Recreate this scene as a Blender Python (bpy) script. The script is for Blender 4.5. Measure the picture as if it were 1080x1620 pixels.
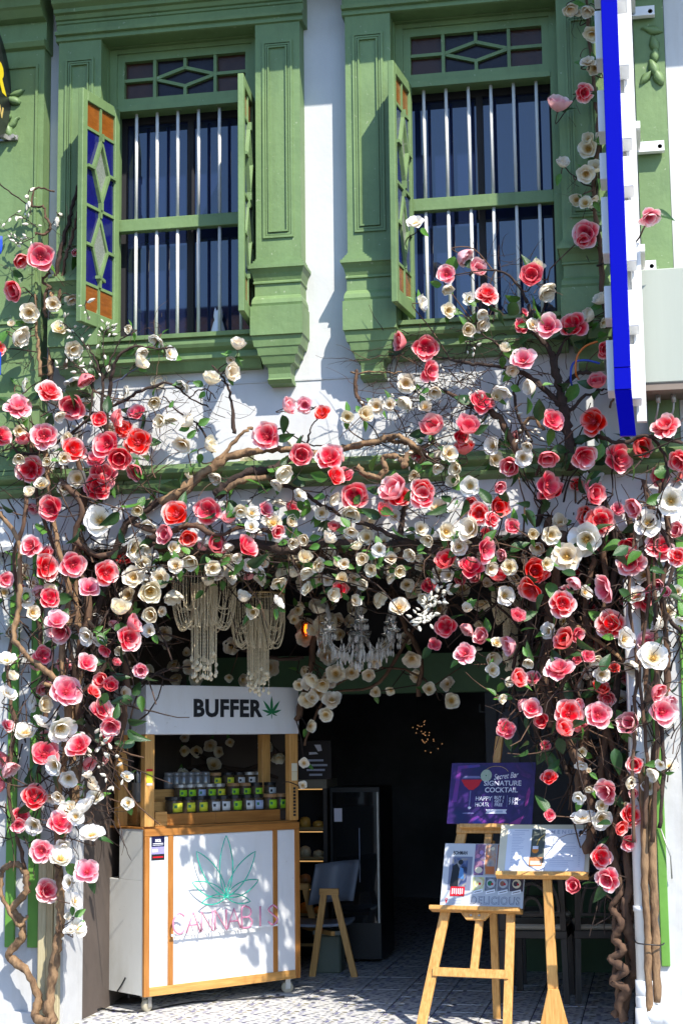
import bpy, bmesh, math, random
import numpy as np
from mathutils import Vector, Matrix, Quaternion
for o in list(bpy.data.objects): bpy.data.objects.remove(o)
S = bpy.context.scene
COL = S.collection
rnd = random.Random(7)
R = math.radians

# ---------------------------------------------------------------- camera, sky, sun, exposure
F_PX, YAW, PITCH, ROLL = 2623.0, .18215, .14164, -.011667
CAM = np.array([1.8, -9.5, 1.6])
def _basis():
    cy, sy, cp, sp = math.cos(YAW), math.sin(YAW), math.cos(PITCH), math.sin(PITCH)
    f = np.array([-sy*cp, cy*cp, sp]); r = np.array([cy, sy, 0]); u = np.cross(r, f)
    c, s = math.cos(ROLL), math.sin(ROLL)
    return c*r + s*u, -s*r + c*u, f
CR, CU, CF = _basis()
cd = bpy.data.cameras.new('camera'); cam = bpy.data.objects.new('camera', cd); COL.objects.link(cam)
cam.matrix_world = Matrix(((CR[0], CU[0], -CF[0], CAM[0]), (CR[1], CU[1], -CF[1], CAM[1]), (CR[2], CU[2], -CF[2], CAM[2]), (0, 0, 0, 1)))
cd.sensor_fit = 'VERTICAL'; cd.sensor_height = 24; cd.sensor_width = 36; cd.lens = F_PX/1620*24
cd.clip_start = .1; cd.clip_end = 500
S.camera = cam
SUN_TO = Vector((.425, -.515, .745)).normalized()
W = bpy.data.worlds.new('World'); S.world = W; W.use_nodes = True
wn = W.node_tree.nodes; wn.clear()
sky = wn.new('ShaderNodeTexSky'); sky.sky_type = 'NISHITA'; sky.sun_disc = False
sky.sun_elevation = math.asin(SUN_TO.z); sky.sun_rotation = math.atan2(SUN_TO.x, SUN_TO.y)
sky.altitude = 10; sky.air_density = 1.0; sky.dust_density = .6; sky.ozone_density = 8
bg = wn.new('ShaderNodeBackground'); bg.inputs['Strength'].default_value = .15
wo = wn.new('ShaderNodeOutputWorld')
W.node_tree.links.new(sky.outputs[0], bg.inputs[0]); W.node_tree.links.new(bg.outputs[0], wo.inputs[0])
sl = bpy.data.lights.new('sun', 'SUN'); sl.energy = 3.8; sl.angle = R(.55); sl.color = (1.0, .94, .84)
sun = bpy.data.objects.new('sun', sl); COL.objects.link(sun)
sun.rotation_euler = (-SUN_TO).to_track_quat('-Z', 'Y').to_euler(); sun.location = (6, -8, 14)
S.view_settings.view_transform = 'Standard'; S.view_settings.look = 'None'
S.view_settings.gamma = 1; S.view_settings.exposure = 1.06; S.view_settings.use_curve_mapping = False
S.render.engine = 'CYCLES'
S.cycles.max_bounces = 6; S.cycles.transparent_max_bounces = 8

# ---------------------------------------------------------------- picture measurements -> places in the street
def ray(px, py): return (px-540)/F_PX*CR - (py-810)/F_PX*CU + CF
def P(px, py, Y):                      # point at depth Y behind the facade plane
    d = ray(px, py); return CAM + d*((Y-CAM[1])/d[1])
def PZ(px, py, Z=0.):
    d = ray(px, py); return CAM + d*((Z-CAM[2])/d[2])
def PP(px, py, A, n):
    d = ray(px, py); return CAM + d*(np.dot(np.array(A)-CAM, n)/np.dot(d, n))
def scale_at(p): return np.dot(np.array(p)-CAM, CF)/F_PX     # metres per measured pixel there

# ---------------------------------------------------------------- materials
MATS = {}
def mat(name, col, rough=.6, var=.0, vscale=8., bump=0., bscale=40., spec=.4, metal=0., trans=0., emit=None, estr=0., col2=None, stretch=(1, 1, 1), detail=5, coat=0., objvar=0.):
    m = bpy.data.materials.new(name); MATS[name] = m; m.use_nodes = True
    nt = m.node_tree; b = nt.nodes['Principled BSDF']
    b.inputs['Base Color'].default_value = (*col, 1); b.inputs['Roughness'].default_value = rough
    b.inputs['Specular IOR Level'].default_value = spec; b.inputs['Metallic'].default_value = metal
    b.inputs['Transmission Weight'].default_value = trans; b.inputs['Coat Weight'].default_value = coat
    if emit: b.inputs['Emission Color'].default_value = (*emit, 1); b.inputs['Emission Strength'].default_value = estr
    tc = mp = None
    if var or bump or objvar:
        tc = nt.nodes.new('ShaderNodeTexCoord'); mp = nt.nodes.new('ShaderNodeMapping')
        mp.inputs['Scale'].default_value = stretch
        nt.links.new(tc.outputs['Object'], mp.inputs['Vector'])
    if var:
        n = nt.nodes.new('ShaderNodeTexNoise'); n.inputs['Scale'].default_value = vscale; n.inputs['Detail'].default_value = detail
        n.inputs['Roughness'].default_value = .65
        nt.links.new(mp.outputs[0], n.inputs['Vector'])
        mr = nt.nodes.new('ShaderNodeMapRange'); mr.inputs['From Min'].default_value = .32; mr.inputs['From Max'].default_value = .68
        nt.links.new(n.outputs['Fac'], mr.inputs['Value'])
        mx = nt.nodes.new('ShaderNodeMix'); mx.data_type = 'RGBA'
        c2 = col2 or tuple(c*(1-var) for c in col)
        mx.inputs['A'].default_value = (*col, 1); mx.inputs['B'].default_value = (*c2, 1)
        nt.links.new(mr.outputs[0], mx.inputs['Factor']); out = mx.outputs['Result']
        if objvar:
            oi = nt.nodes.new('ShaderNodeObjectInfo'); hs = nt.nodes.new('ShaderNodeHueSaturation')
            mv = nt.nodes.new('ShaderNodeMapRange'); mv.inputs['To Min'].default_value = 1-objvar; mv.inputs['To Max'].default_value = 1+objvar
            nt.links.new(oi.outputs['Random'], mv.inputs['Value']); nt.links.new(mv.outputs[0], hs.inputs['Value'])
            nt.links.new(out, hs.inputs['Color']); out = hs.outputs[0]
        nt.links.new(out, b.inputs['Base Color'])
    if bump:
        n2 = nt.nodes.new('ShaderNodeTexNoise'); n2.inputs['Scale'].default_value = bscale; n2.inputs['Detail'].default_value = 6
        nt.links.new(mp.outputs[0], n2.inputs['Vector'])
        bp = nt.nodes.new('ShaderNodeBump'); bp.inputs['Strength'].default_value = bump; bp.inputs['Distance'].default_value = .01
        nt.links.new(n2.outputs['Fac'], bp.inputs['Height']); nt.links.new(bp.outputs[0], b.inputs['Normal'])
    return m

green = mat('green_paint', (.175, .268, .105), .5, .14, 2.6, .22, 30, col2=(.128, .205, .082))
def grime(m, lo=.62, sc=(9, 9, .9), amt=.55):
    nt = m.node_tree; b = nt.nodes['Principled BSDF']; src = b.inputs['Base Color'].links[0].from_socket; N = nt.nodes.new; L = nt.links.new
    tc = N('ShaderNodeTexCoord'); mp = N('ShaderNodeMapping'); mp.inputs['Scale'].default_value = sc; L(tc.outputs['Object'], mp.inputs[0])
    n = N('ShaderNodeTexNoise'); n.inputs['Scale'].default_value = 1.; n.inputs['Detail'].default_value = 9; n.inputs['Roughness'].default_value = .72; L(mp.outputs[0], n.inputs[0])
    r = N('ShaderNodeMapRange'); r.inputs['From Min'].default_value = .50; r.inputs['From Max'].default_value = .74; r.inputs['To Max'].default_value = amt; L(n.outputs[0], r.inputs['Value'])
    mx = N('ShaderNodeMix'); mx.data_type = 'RGBA'; mx.blend_type = 'MULTIPLY'; L(r.outputs[0], mx.inputs['Factor']); L(src, mx.inputs['A']); mx.inputs['B'].default_value = (lo, lo*.96, lo*.88, 1); L(mx.outputs['Result'], b.inputs['Base Color'])
    n2 = N('ShaderNodeTexNoise'); n2.inputs['Scale'].default_value = 34; n2.inputs['Detail'].default_value = 3; L(tc.outputs['Object'], n2.inputs[0])
    r2 = N('ShaderNodeMapRange'); r2.inputs['From Min'].default_value = .70; r2.inputs['From Max'].default_value = .73; r2.inputs['To Max'].default_value = .6; L(n2.outputs[0], r2.inputs['Value'])
    m3 = N('ShaderNodeMix'); m3.data_type = 'RGBA'; L(r2.outputs[0], m3.inputs['Factor']); L(mx.outputs['Result'], m3.inputs['A']); m3.inputs['B'].default_value = (.36, .42, .27, 1) if lo > .5 and 'green' in m.name else (.5, .49, .46, 1); L(m3.outputs['Result'], b.inputs['Base Color'])
grime(green)
green_bright = mat('bright_green_paint', (.13, .31, .05), .5, .15, 5, .2, 30)
green_dark = mat('dark_green_paint', (.07, .15, .07), .5, .2, 4, .1, 30)
white = mat('white_plaster', (.60, .605, .60), .8, .07, 1.6, .22, 18, col2=(.53, .54, .535))
white2 = mat('grey_white_plaster', (.56, .565, .565), .8, .16, 3., .3, 14)
grime(white, .80, (5, 5, .5), .5); grime(white2, .70, (6, 6, .8), .6)
barwhite = mat('white_bar_paint', (.68, .67, .63), .4, .1, 12)
amber = mat('amber_glass', (.27, .085, .012), .12, .35, 14, .15, 60, spec=.6, stretch=(1, 1, 4))
amber_dk = mat('dark_amber_glass', (.062, .030, .018), .2, .3, 14, .15, 60, spec=.25)
violet_dk = mat('dark_violet_glass', (.020, .016, .020), .2, .4, 20, .1, 60, spec=.25)
blueglass = mat('blue_glass', (.006, .007, .115), .15, .3, 14, .08, 60, spec=.5)
clearglass = mat('rippled_glass', (.26, .29, .24), .12, .4, 90, .5, 160, spec=.7)
pane_m = mat('dark_window_glass', (.008, .014, .045), .02, spec=1.)
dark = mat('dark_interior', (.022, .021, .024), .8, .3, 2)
darkwall = mat('brown_wall', (.11, .085, .07), .8, .3, 2.5, .1, 20)
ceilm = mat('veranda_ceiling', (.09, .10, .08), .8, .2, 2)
blue_sign = mat('blue_acrylic', (.0005, .001, .34), .3, .04, 3, spec=.12)
white_sign = mat('white_acrylic', (.78, .78, .77), .35, .07, 5)
greybox = mat('grey_box_paint', (.37, .40, .345), .5, .08, 1.4, .04, 60, stretch=(3, 1, .3))
metal = mat('galvanised_steel', (.45, .44, .41), .45, .2, 20, metal=.6)
rust = mat('rusty_bolt', (.22, .12, .07), .7, .3, 30)
pvc = mat('white_pvc', (.76, .77, .75), .3, .08, 6)
def woodmat(name, c1, c2, sc=9, stretch=(1, 1, 1), rough=.45):
    m = mat(name, c1, rough, .4, sc, .08, 50, col2=c2, stretch=stretch, detail=8); return m
pine_x = woodmat('pine_wood_along', (.64, .35, .11), (.42, .20, .05), 10, (.5, 9, 9))
pine_z = woodmat('pine_wood_upright', (.66, .37, .12), (.42, .20, .05), 10, (9, 9, .5))
teak_x = woodmat('teak_trim_along', (.44, .19, .045), (.30, .115, .025), 9, (.6, 7, 7))
teak_z = woodmat('teak_trim_upright', (.44, .19, .045), (.30, .115, .025), 9, (7, 7, .6))
easelwood = woodmat('varnished_beech', (.70, .40, .13), (.46, .21, .05), 9, (9, 9, .8), .35)
laminate = mat('white_laminate', (.72, .73, .74), .32, .03, 2, spec=.45); grime(laminate, .82, (4, 4, 1.2), .45)
side_lam = mat('cream_laminate', (.70, .71, .67), .4, .05, 2); grime(side_lam, .75, (3, 3, 2), .6)
black = mat('black_plastic', (.012, .012, .013), .4, .2, 8)
inkblack = mat('black_print', (.012, .014, .018), .5)
leafgreen_print = mat('green_print', (.015, .16, .06), .5)
jarglass = mat('jar_glass', (.10, .07, .04), .15, spec=.35, var=.4, vscale=30)
lab_y = mat('yellow_label', (.72, .72, .05), .5, .1, 40); lab_g = mat('lime_label', (.36, .68, .03), .5, .1, 40)
lab_w = mat('white_label', (.72, .72, .70), .5, .1, 60); lab_b = mat('pale_blue_label', (.40, .48, .66), .5)
corkw = mat('bamboo_lid', (.40, .22, .09), .5, .3, 20)
neon_g = mat('green_neon_tube', (.03, .44, .32), .2, spec=.6); neon_p = mat('pink_neon_tube', (.62, .24, .36), .25, spec=.6)
acryl = mat('clear_acrylic', (.80, .82, .82), .12, spec=.5)
barkt = mat('tan_bark', (.33, .205, .105), .9, .5, 22, 1., 40, col2=(.10, .055, .03), stretch=(1, 1, .35))
barkd = mat('dark_bark', (.060, .036, .026), .9, .5, 16, .8, 30, col2=(.025, .016, .012))
barkm = mat('brown_bark', (.15, .085, .05), .9, .5, 14, .9, 26, col2=(.055, .03, .02), stretch=(1, 1, .35))
wirem = mat('blue_grey_wire', (.09, .11, .17), .5)
beadm = mat('pearl_beads', (.82, .70, .47), .3, .25, 40, spec=.6)
crystal = mat('crystal_glass', (.95, .94, .92), .04, spec=1., trans=.93); crystal_drop = mat('crystal_drop', (.95, .93, .88), .05, spec=1., trans=.55); dimglass = mat('dim_clear_glass', (.16, .16, .155), .08, spec=.7)
bulbm = mat('lit_orange_bulb', (.6, .2, .03), .3, emit=(1., .25, .03), estr=6)
cream_seat = mat('cream_seat', (.40, .36, .29), .7, .1, 6)
chairdk = mat('dark_bentwood', (.045, .036, .032), .4, .3, 8)
greyplast = mat('grey_plastic', (.17, .19, .23), .45, .05, 5)
redplast = mat('red_tray', (.42, .07, .035), .4, .1, 5)
redp = mat('red_print', (.55, .01, .02), .45)
yellowp = mat('yellow_plastic', (.75, .52, .02), .4)
paper = mat('white_paper', (.78, .80, .86), .5)
greyprint = mat('grey_print', (.42, .46, .60), .6)
boardcream = mat('cream_board', (.74, .68, .50), .5, .1, 4)
goldm = mat('yellow_lettering', (.80, .62, .02), .4); tanletter = mat('gold_lettering', (.62, .45, .14), .4)
signblack = mat('black_sign_face', (.012, .013, .014), .35, coat=.1)
lettergrey = mat('pale_lettering', (.72, .72, .82), .5)

def petal_mat(name, base, mid, tip, rim, back, trl=.35, bp=.26):
    m = bpy.data.materials.new(name); m.use_nodes = True; nt = m.node_tree; nt.nodes.clear(); N = nt.nodes.new; L = nt.links.new
    at = N('ShaderNodeAttribute'); at.attribute_name = 'pc'; sp = N('ShaderNodeSeparateColor'); L(at.outputs['Color'], sp.inputs[0])
    cr = N('ShaderNodeValToRGB'); e = cr.color_ramp.elements
    e[0].position = bp; e[0].color = (*base, 1); e[1].position = .93; e[1].color = (*tip, 1)
    k = cr.color_ramp.elements.new(.64); k.color = (*mid, 1)
    nz = N('ShaderNodeTexNoise'); nz.inputs['Scale'].default_value = 9; tc = N('ShaderNodeTexCoord'); L(tc.outputs['Object'], nz.inputs['Vector'])
    ad = N('ShaderNodeMath'); ad.operation = 'MULTIPLY_ADD'; ad.inputs[1].default_value = .35; L(nz.outputs['Fac'], ad.inputs[0])
    sb = N('ShaderNodeMath'); sb.operation = 'SUBTRACT'; sb.inputs[1].default_value = .17; L(sp.outputs[0], sb.inputs[0]); L(sb.outputs[0], ad.inputs[2]); L(ad.outputs[0], cr.inputs[0])
    m1 = N('ShaderNodeMix'); m1.data_type = 'RGBA'; m1.inputs['B'].default_value = (*rim, 1)
    L(cr.outputs[0], m1.inputs['A']); L(sp.outputs[1], m1.inputs['Factor'])
    gm = N('ShaderNodeNewGeometry'); m2 = N('ShaderNodeMix'); m2.data_type = 'RGBA'
    # the outer face of a petal is paler than its inner face: which face is which is stored in the blue channel at build time
    mb = N('ShaderNodeMix'); mb.data_type = 'RGBA'; mb.inputs['A'].default_value = (*back, 1); mb.inputs['B'].default_value = (*mid, 1)
    mb.inputs['Factor'].default_value = .35
    L(gm.outputs['Backfacing'], m2.inputs['Factor']); L(m1.outputs['Result'], m2.inputs['A']); L(mb.outputs['Result'], m2.inputs['B'])
    oi = N('ShaderNodeObjectInfo'); hs = N('ShaderNodeHueSaturation')
    r1 = N('ShaderNodeMapRange'); r1.inputs['To Min'].default_value = .96; r1.inputs['To Max'].default_value = 1.16; L(oi.outputs['Random'], r1.inputs['Value'])
    r2 = N('ShaderNodeMapRange'); r2.inputs['To Min'].default_value = .488; r2.inputs['To Max'].default_value = .506; L(oi.outputs['Random'], r2.inputs['Value'])
    L(r1.outputs[0], hs.inputs['Saturation']); L(r2.outputs[0], hs.inputs['Hue']); L(m2.outputs['Result'], hs.inputs['Color'])
    b = N('ShaderNodeBsdfPrincipled'); b.inputs['Roughness'].default_value = .5; b.inputs['Specular IOR Level'].default_value = .3
    L(hs.outputs[0], b.inputs['Base Color'])
    t = N('ShaderNodeBsdfTranslucent'); L(hs.outputs[0], t.inputs['Color'])
    ms = N('ShaderNodeMixShader'); ms.inputs[0].default_value = trl; L(b.outputs[0], ms.inputs[1]); L(t.outputs[0], ms.inputs[2])
    o = N('ShaderNodeOutputMaterial'); L(ms.outputs[0], o.inputs[0]); return m
pet_red = petal_mat('coral_red_petal', (.50, .006, .018), (.88, .040, .058), (.95, .25, .24), (.96, .68, .65), (.93, .42, .41), .28)
pet_pink = petal_mat('pink_petal', (.58, .010, .030), (.91, .115, .145), (.96, .57, .56), (.97, .84, .81), (.95, .61, .60), .28)
pet_pale = petal_mat('pale_pink_petal', (.64, .03, .09), (.92, .30, .35), (.96, .67, .67), (.96, .87, .84), (.94, .68, .66), .28)
pet_white = petal_mat('cream_petal', (.68, .44, .15), (.88, .80, .62), (.91, .86, .74), (.92, .89, .81), (.89, .83, .69), .22, .10)
pet_white2 = petal_mat('white_petal', (.70, .56, .28), (.90, .88, .82), (.93, .92, .89), (.93, .92, .90), (.90, .88, .82), .22, .10)
stam_r = mat('rose_stamen', (.62, .05, .07), .6, .3, 30); stam_y = mat('yellow_stamen', (.62, .36, .08), .6, .4, 30)
def leaf_mat(name, c, c2):
    m = mat(name, c, .35, .4, 6, .25, 30, col2=c2, spec=.5, objvar=.3)
    nt = m.node_tree; b = nt.nodes['Principled BSDF']; o = nt.nodes['Material Output']
    t = nt.nodes.new('ShaderNodeBsdfTranslucent'); src = b.inputs['Base Color'].links[0].from_socket
    nt.links.new(src, t.inputs['Color']); ms = nt.nodes.new('ShaderNodeMixShader'); ms.inputs[0].default_value = .3
    nt.links.new(b.outputs[0], ms.inputs[1]); nt.links.new(t.outputs[0], ms.inputs[2]); nt.links.new(ms.outputs[0], o.inputs[0]); return m
leaf_dk = leaf_mat('dark_green_leaf', (.045, .115, .03), (.025, .07, .02))
leaf_br = leaf_mat('bright_green_leaf', (.11, .26, .04), (.06, .18, .03))
budm = mat('cream_bud', (.74, .70, .58), .5, .2, 20)

# ---------------------------------------------------------------- mesh helpers
def tag(o, label=None, cat=None, group=None, kind=None):
    if label: o['label'] = label
    if cat: o['category'] = cat
    if group: o['group'] = group
    if kind: o['kind'] = kind
    return o
def empty(name, loc=(0, 0, 0), rz=0., label=None, cat=None, group=None):
    o = bpy.data.objects.new(name, None); COL.objects.link(o); o.location = loc; o.rotation_euler = (0, 0, rz); o.empty_display_size = .1
    return tag(o, label, cat, group)
class MB:
    def __init__(s, origin=(0, 0, 0)): s.V = []; s.F = []; s.o = np.array(origin, float); s.mi = []
    def add(s, V, F, mi=0):
        k = len(s.V); s.V += [tuple(np.array(v, float)-s.o) for v in V]; s.F += [tuple(i+k for i in f) for f in F]; s.mi += [mi]*len(F); return s
    def box(s, x0, x1, y0, y1, z0, z1, mi=0):
        return s.add([(x0, y0, z0), (x1, y0, z0), (x1, y1, z0), (x0, y1, z0), (x0, y0, z1), (x1, y0, z1), (x1, y1, z1), (x0, y1, z1)],
              [(0, 3, 2, 1), (4, 5, 6, 7), (0, 1, 5, 4), (1, 2, 6, 5), (2, 3, 7, 6), (3, 0, 4, 7)], mi)
    def bar(s, a, b, w, d, side=None, mi=0, w2=None, d2=None):     # rectangular bar from a to b, w across 'side', d deep
        a, b = np.array(a, float), np.array(b, float); t = b-a; t /= np.linalg.norm(t)
        sd = np.array(side if side is not None else (1, 0, 0), float); sd -= t*np.dot(sd, t)
        if np.linalg.norm(sd) < 1e-4: sd = np.array((0, 1., 0))-t*t[1]
        sd /= np.linalg.norm(sd); n = np.cross(t, sd); w2 = w2 or w; d2 = d2 or d
        V = [a+sd*w*i/2+n*d*j/2 for i, j in ((-1, -1), (1, -1), (1, 1), (-1, 1))]+[b+sd*w2*i/2+n*d2*j/2 for i, j in ((-1, -1), (1, -1), (1, 1), (-1, 1))]
        return s.add(V, [(0, 3, 2, 1), (4, 5, 6, 7), (0, 1, 5, 4), (1, 2, 6, 5), (2, 3, 7, 6), (3, 0, 4, 7)], mi)
    def tube(s, pts, rad, n=8, cap=True, mi=0):
        pts = [np.array(p, float) for p in pts]; m = len(pts); rad = rad if hasattr(rad, '__len__') else [rad]*m
        V = []; F = []; up = np.array((.13, .31, .94)); pu = None
        for i, p in enumerate(pts):
            t = pts[min(i+1, m-1)]-pts[max(i-1, 0)]; t = t/(np.linalg.norm(t)+1e-9)
            if pu is None:
                u = np.cross(t, up)
                if np.linalg.norm(u) < .05: u = np.cross(t, (1, 0, 0))
            else: u = pu-t*np.dot(pu, t)
            u = u/(np.linalg.norm(u)+1e-9); pu = u; v = np.cross(t, u)
            for k in range(n):
                a = 2*math.pi*k/n; V.append(p+rad[i]*(math.cos(a)*u+math.sin(a)*v))
        for i in range(m-1):
            for k in range(n): F.append((i*n+k, i*n+(k+1) % n, (i+1)*n+(k+1) % n, (i+1)*n+k))
        if cap: F.append(tuple(range(n))[::-1]); F.append(tuple((m-1)*n+k for k in range(n)))
        return s.add(V, F, mi)
    def lathe(s, prof, c=(0, 0, 0), n=16, mi=0, axis='z'):
        V = []; F = []; c = np.array(c, float)
        for r, z in prof:
            for k in range(n):
                a = 2*math.pi*k/n; q = (r*math.cos(a), r*math.sin(a), z)
                if axis == 'x': q = (q[2], q[0], q[1])
                if axis == 'y': q = (q[0], -q[2], q[1])
                V.append(c+np.array(q))
        for i in range(len(prof)-1):
            for k in range(n): F.append((i*n+k, i*n+(k+1) % n, (i+1)*n+(k+1) % n, (i+1)*n+k))
        F.append(tuple(range(n))[::-1]); F.append(tuple((len(prof)-1)*n+k for k in range(n)))
        return s.add(V, F, mi)
    def prism(s, poly, z0, z1, mi=0):                               # poly in x,y
        n = len(poly); V = [(x, y, z0) for x, y in poly]+[(x, y, z1) for x, y in poly]
        return s.add(V, [tuple(range(n))[::-1], tuple(range(n, 2*n))]+[(k, (k+1) % n, n+(k+1) % n, n+k) for k in range(n)], mi)
    def slab(s, poly, A, u, v, n, t0, t1, mi=0):                     # poly in plane coords (u,v), thickness along n
        A, u, v, n = [np.array(q, float) for q in (A, u, v, n)]; m = len(poly)
        V = [A+u*x+v*y+n*t0 for x, y in poly]+[A+u*x+v*y+n*t1 for x, y in poly]
        return s.add(V, [tuple(range(m))[::-1], tuple(range(m, 2*m))]+[(k, (k+1) % m, m+(k+1) % m, m+k) for k in range(m)], mi)
    def stack(s, cx, prof, yb=0., mi=0):       # mouldings: prof = [(z, half width, projection)] lofted rectangles against the wall
        V = []; F = []
        for z, h, p in prof: V += [(cx-h, yb, z), (cx-h, -p, z), (cx+h, -p, z), (cx+h, yb, z)]
        m = len(prof)
        for i in range(m-1):
            for k in range(3):
                a = i*4+k; F.append((a, a+4, a+5, a+1) if prof[i+1][0] > prof[i][0] else (a, a+1, a+5, a+4))
        F.append((0, 1, 2, 3)); F.append(tuple((m-1)*4+k for k in (3, 2, 1, 0)))
        return s.add(V, F, mi)
    def hmould(s, x0, x1, prof, yb=0., mi=0):   # horizontal moulding, prof = [(z, projection)]
        V = []; m = len(prof)
        for x in (x0, x1): V += [(x, -p, z) for z, p in prof]+[(x, yb, prof[-1][0]), (x, yb, prof[0][0])]
        n = m+2; F = [(k, (k+1) % n, n+(k+1) % n, n+k) for k in range(n)]+[tuple(range(n))[::-1], tuple(range(n, 2*n))]
        return s.add(V, F, mi)
    def build(s, name, m, parent=None, smooth=False, loc=None, bevel=0.):
        me = bpy.data.meshes.new(name); me.from_pydata([tuple(map(float, v)) for v in s.V], [], s.F); 
        for q in (m if isinstance(m, (list, tuple)) else [m]): me.materials.append(q)
        if any(s.mi): me.polygons.foreach_set('material_index', s.mi)
        bm = bmesh.new(); bm.from_mesh(me); bmesh.ops.recalc_face_normals(bm, faces=bm.faces)
        if bevel: bmesh.ops.bevel(bm, geom=list(bm.edges), offset=bevel, segments=1, affect='EDGES', clamp_overlap=True)
        bm.to_mesh(me); bm.free()
        if smooth: me.polygons.foreach_set('use_smooth', [True]*len(me.polygons))
        me.update()
        o = bpy.data.objects.new(name, me); COL.objects.link(o)
        if parent: o.parent = parent
        if loc is not None: o.location = loc
        return o
def inst(o, parent=None, loc=None, mtx=None):
    c = o.copy(); COL.objects.link(c)
    if parent: c.parent = parent
    if mtx is not None: c.matrix_basis = mtx
    elif loc is not None: c.location = loc
    return c
def copy_tree(o, parent=None):
    c = o.copy(); COL.objects.link(c)
    if parent: c.parent = parent
    for ch in list(o.children): copy_tree(ch, c)
    return c
def crom(pts, per=6, jit=0., rg=None):           # smooth curve through points
    pts = [np.array(p, float) for p in pts]; n = len(pts); out = []
    for i in range(n-1):
        p0, p1, p2, p3 = pts[max(i-1, 0)], pts[i], pts[i+1], pts[min(i+2, n-1)]
        for k in range(per):
            t = k/per; out.append(.5*((2*p1)+(-p0+p2)*t+(2*p0-5*p1+4*p2-p3)*t*t+(-p0+3*p1-3*p2+p3)*t**3))
    out.append(pts[-1])
    if jit:
        rg = rg or rnd; out = [p+np.array([rg.gauss(0, jit) for _ in range(3)]) for p in out]
    return out
def text(name, body, size, loc, m, parent, rot=(0, 0, 0), bold=0., shear=0., xs=1., align='CENTER', ext=.0008, spacing=1., fw=None):
    c = bpy.data.curves.new(name, 'FONT'); c.body = body; c.size = size; c.align_x = align; c.align_y = 'CENTER'
    c.offset = bold; c.shear = shear; c.extrude = ext; c.space_character = spacing; c.resolution_u = 3
    t = bpy.data.objects.new(name, c); me = bpy.data.meshes.new_from_object(t); bpy.data.objects.remove(t); bpy.data.curves.remove(c)
    me.name = name; me.materials.clear(); me.materials.append(m); o = bpy.data.objects.new(name, me); COL.objects.link(o); o.parent = parent
    if fw:
        xs_ = [v.co.x for v in me.vertices]; xs = fw/(max(xs_)-min(xs_))
    o.location = loc; o.rotation_euler = rot; o.scale = (xs, 1, 1); return o

# ================================================================ SETTING
MB().box(-60, 60, -60, -1.6, -.3, -.16).build('street', mat('asphalt', (.07, .07, .072), .9, .25, 3, .3, 60)).__setitem__('kind', 'structure')
MB().box(-60, 60, -1.6, -.35, -.3, -.02).build('pavement', mat('pavement_slabs', (.34, .33, .31), .85, .2, 3, .2, 40)).__setitem__('kind', 'structure')
floor = MB().box(-9, 9, -.345, 9, -.3, -.004).build('veranda_floor', mat('floor_grout', (.10, .10, .105), .9, .2, 8)); floor['kind'] = 'structure'
def tile_mat():
    m = mat('patterned_cement_tile', (.62, .61, .60), .45); nt = m.node_tree; N = nt.nodes.new; L = nt.links.new; b = nt.nodes['Principled BSDF']
    tc = N('ShaderNodeTexCoord'); mp = N('ShaderNodeMapping'); mp.inputs['Scale'].default_value = (24, 34, 1); L(tc.outputs['Object'], mp.inputs[0])
    br = N('ShaderNodeTexBrick'); br.inputs['Scale'].default_value = 1; br.inputs['Mortar Size'].default_value = .10; br.inputs['Brick Width'].default_value = 1.; br.inputs['Row Height'].default_value = .8
    L(mp.outputs[0], br.inputs['Vector']); br.inputs['Color1'].default_value = (.66, .65, .62, 1); br.inputs['Color2'].default_value = (.60, .60, .60, 1); br.inputs['Mortar'].default_value = (.52, .52, .52, 1)
    vo = N('ShaderNodeTexVoronoi'); vo.feature = 'F1'; vo.inputs['Scale'].default_value = 1.0; vo.inputs['Randomness'].default_value = .55; L(mp.outputs[0], vo.inputs['Vector'])
    cr = N('ShaderNodeValToRGB'); e = cr.color_ramp.elements; cr.color_ramp.interpolation = 'CONSTANT'
    e[0].position = 0; e[0].color = (.045, .05, .075, 1); e[1].position = .34; e[1].color = (.64, .63, .60, 1)
    for p, c in ((.44, (.26, .22, .08)), (.52, (.66, .65, .62)), (.60, (.10, .10, .26)), (.76, (.64, .63, .60)), (.88, (.05, .05, .06))):
        k = cr.color_ramp.elements.new(p); k.color = (*c, 1)
    sc = N('ShaderNodeSeparateColor'); L(vo.outputs['Color'], sc.inputs[0]); L(sc.outputs[0], cr.inputs[0])
    ss = N('ShaderNodeMath'); ss.operation = 'LESS_THAN'; ss.inputs[1].default_value = .44; L(vo.outputs['Distance'], ss.inputs[0])
    mx = N('ShaderNodeMix'); mx.data_type = 'RGBA'; L(ss.outputs[0], mx.inputs['Factor']); L(br.outputs[0], mx.inputs['A']); L(cr.outputs[0], mx.inputs['B'])
    nz = N('ShaderNodeTexNoise'); nz.inputs['Scale'].default_value = 5; L(tc.outputs['Object'], nz.inputs['Vector'])
    hs = N('ShaderNodeHueSaturation'); mr = N('ShaderNodeMapRange'); mr.inputs['To Min'].default_value = .75; mr.inputs['To Max'].default_value = 1.12; L(nz.outputs['Fac'], mr.inputs['Value']); L(mr.outputs[0], hs.inputs['Value'])
    L(mx.outputs['Result'], hs.inputs['Color']); L(hs.outputs[0], b.inputs['Base Color']); return m
TM = tile_mat(); T = .30
tile0 = MB().box(0.004, T-.004, .004, T-.004, -.004, .004).build('tile', TM, floor, bevel=.0015)
TMESH = tile0.data; bpy.data.objects.remove(tile0)
for i in range(-7, 6):
    for j in range(0, 15):
        o = bpy.data.objects.new('tile', TMESH); COL.objects.link(o); o.parent = floor
        o.location = (i*T+.13, j*T-.34, rnd.uniform(-.0012, .0012)); k = rnd.randrange(4)
tl = MB().box(-9, 9, 4.16, 9, -.004, .002).build('far_tiles', TM, floor)

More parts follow.
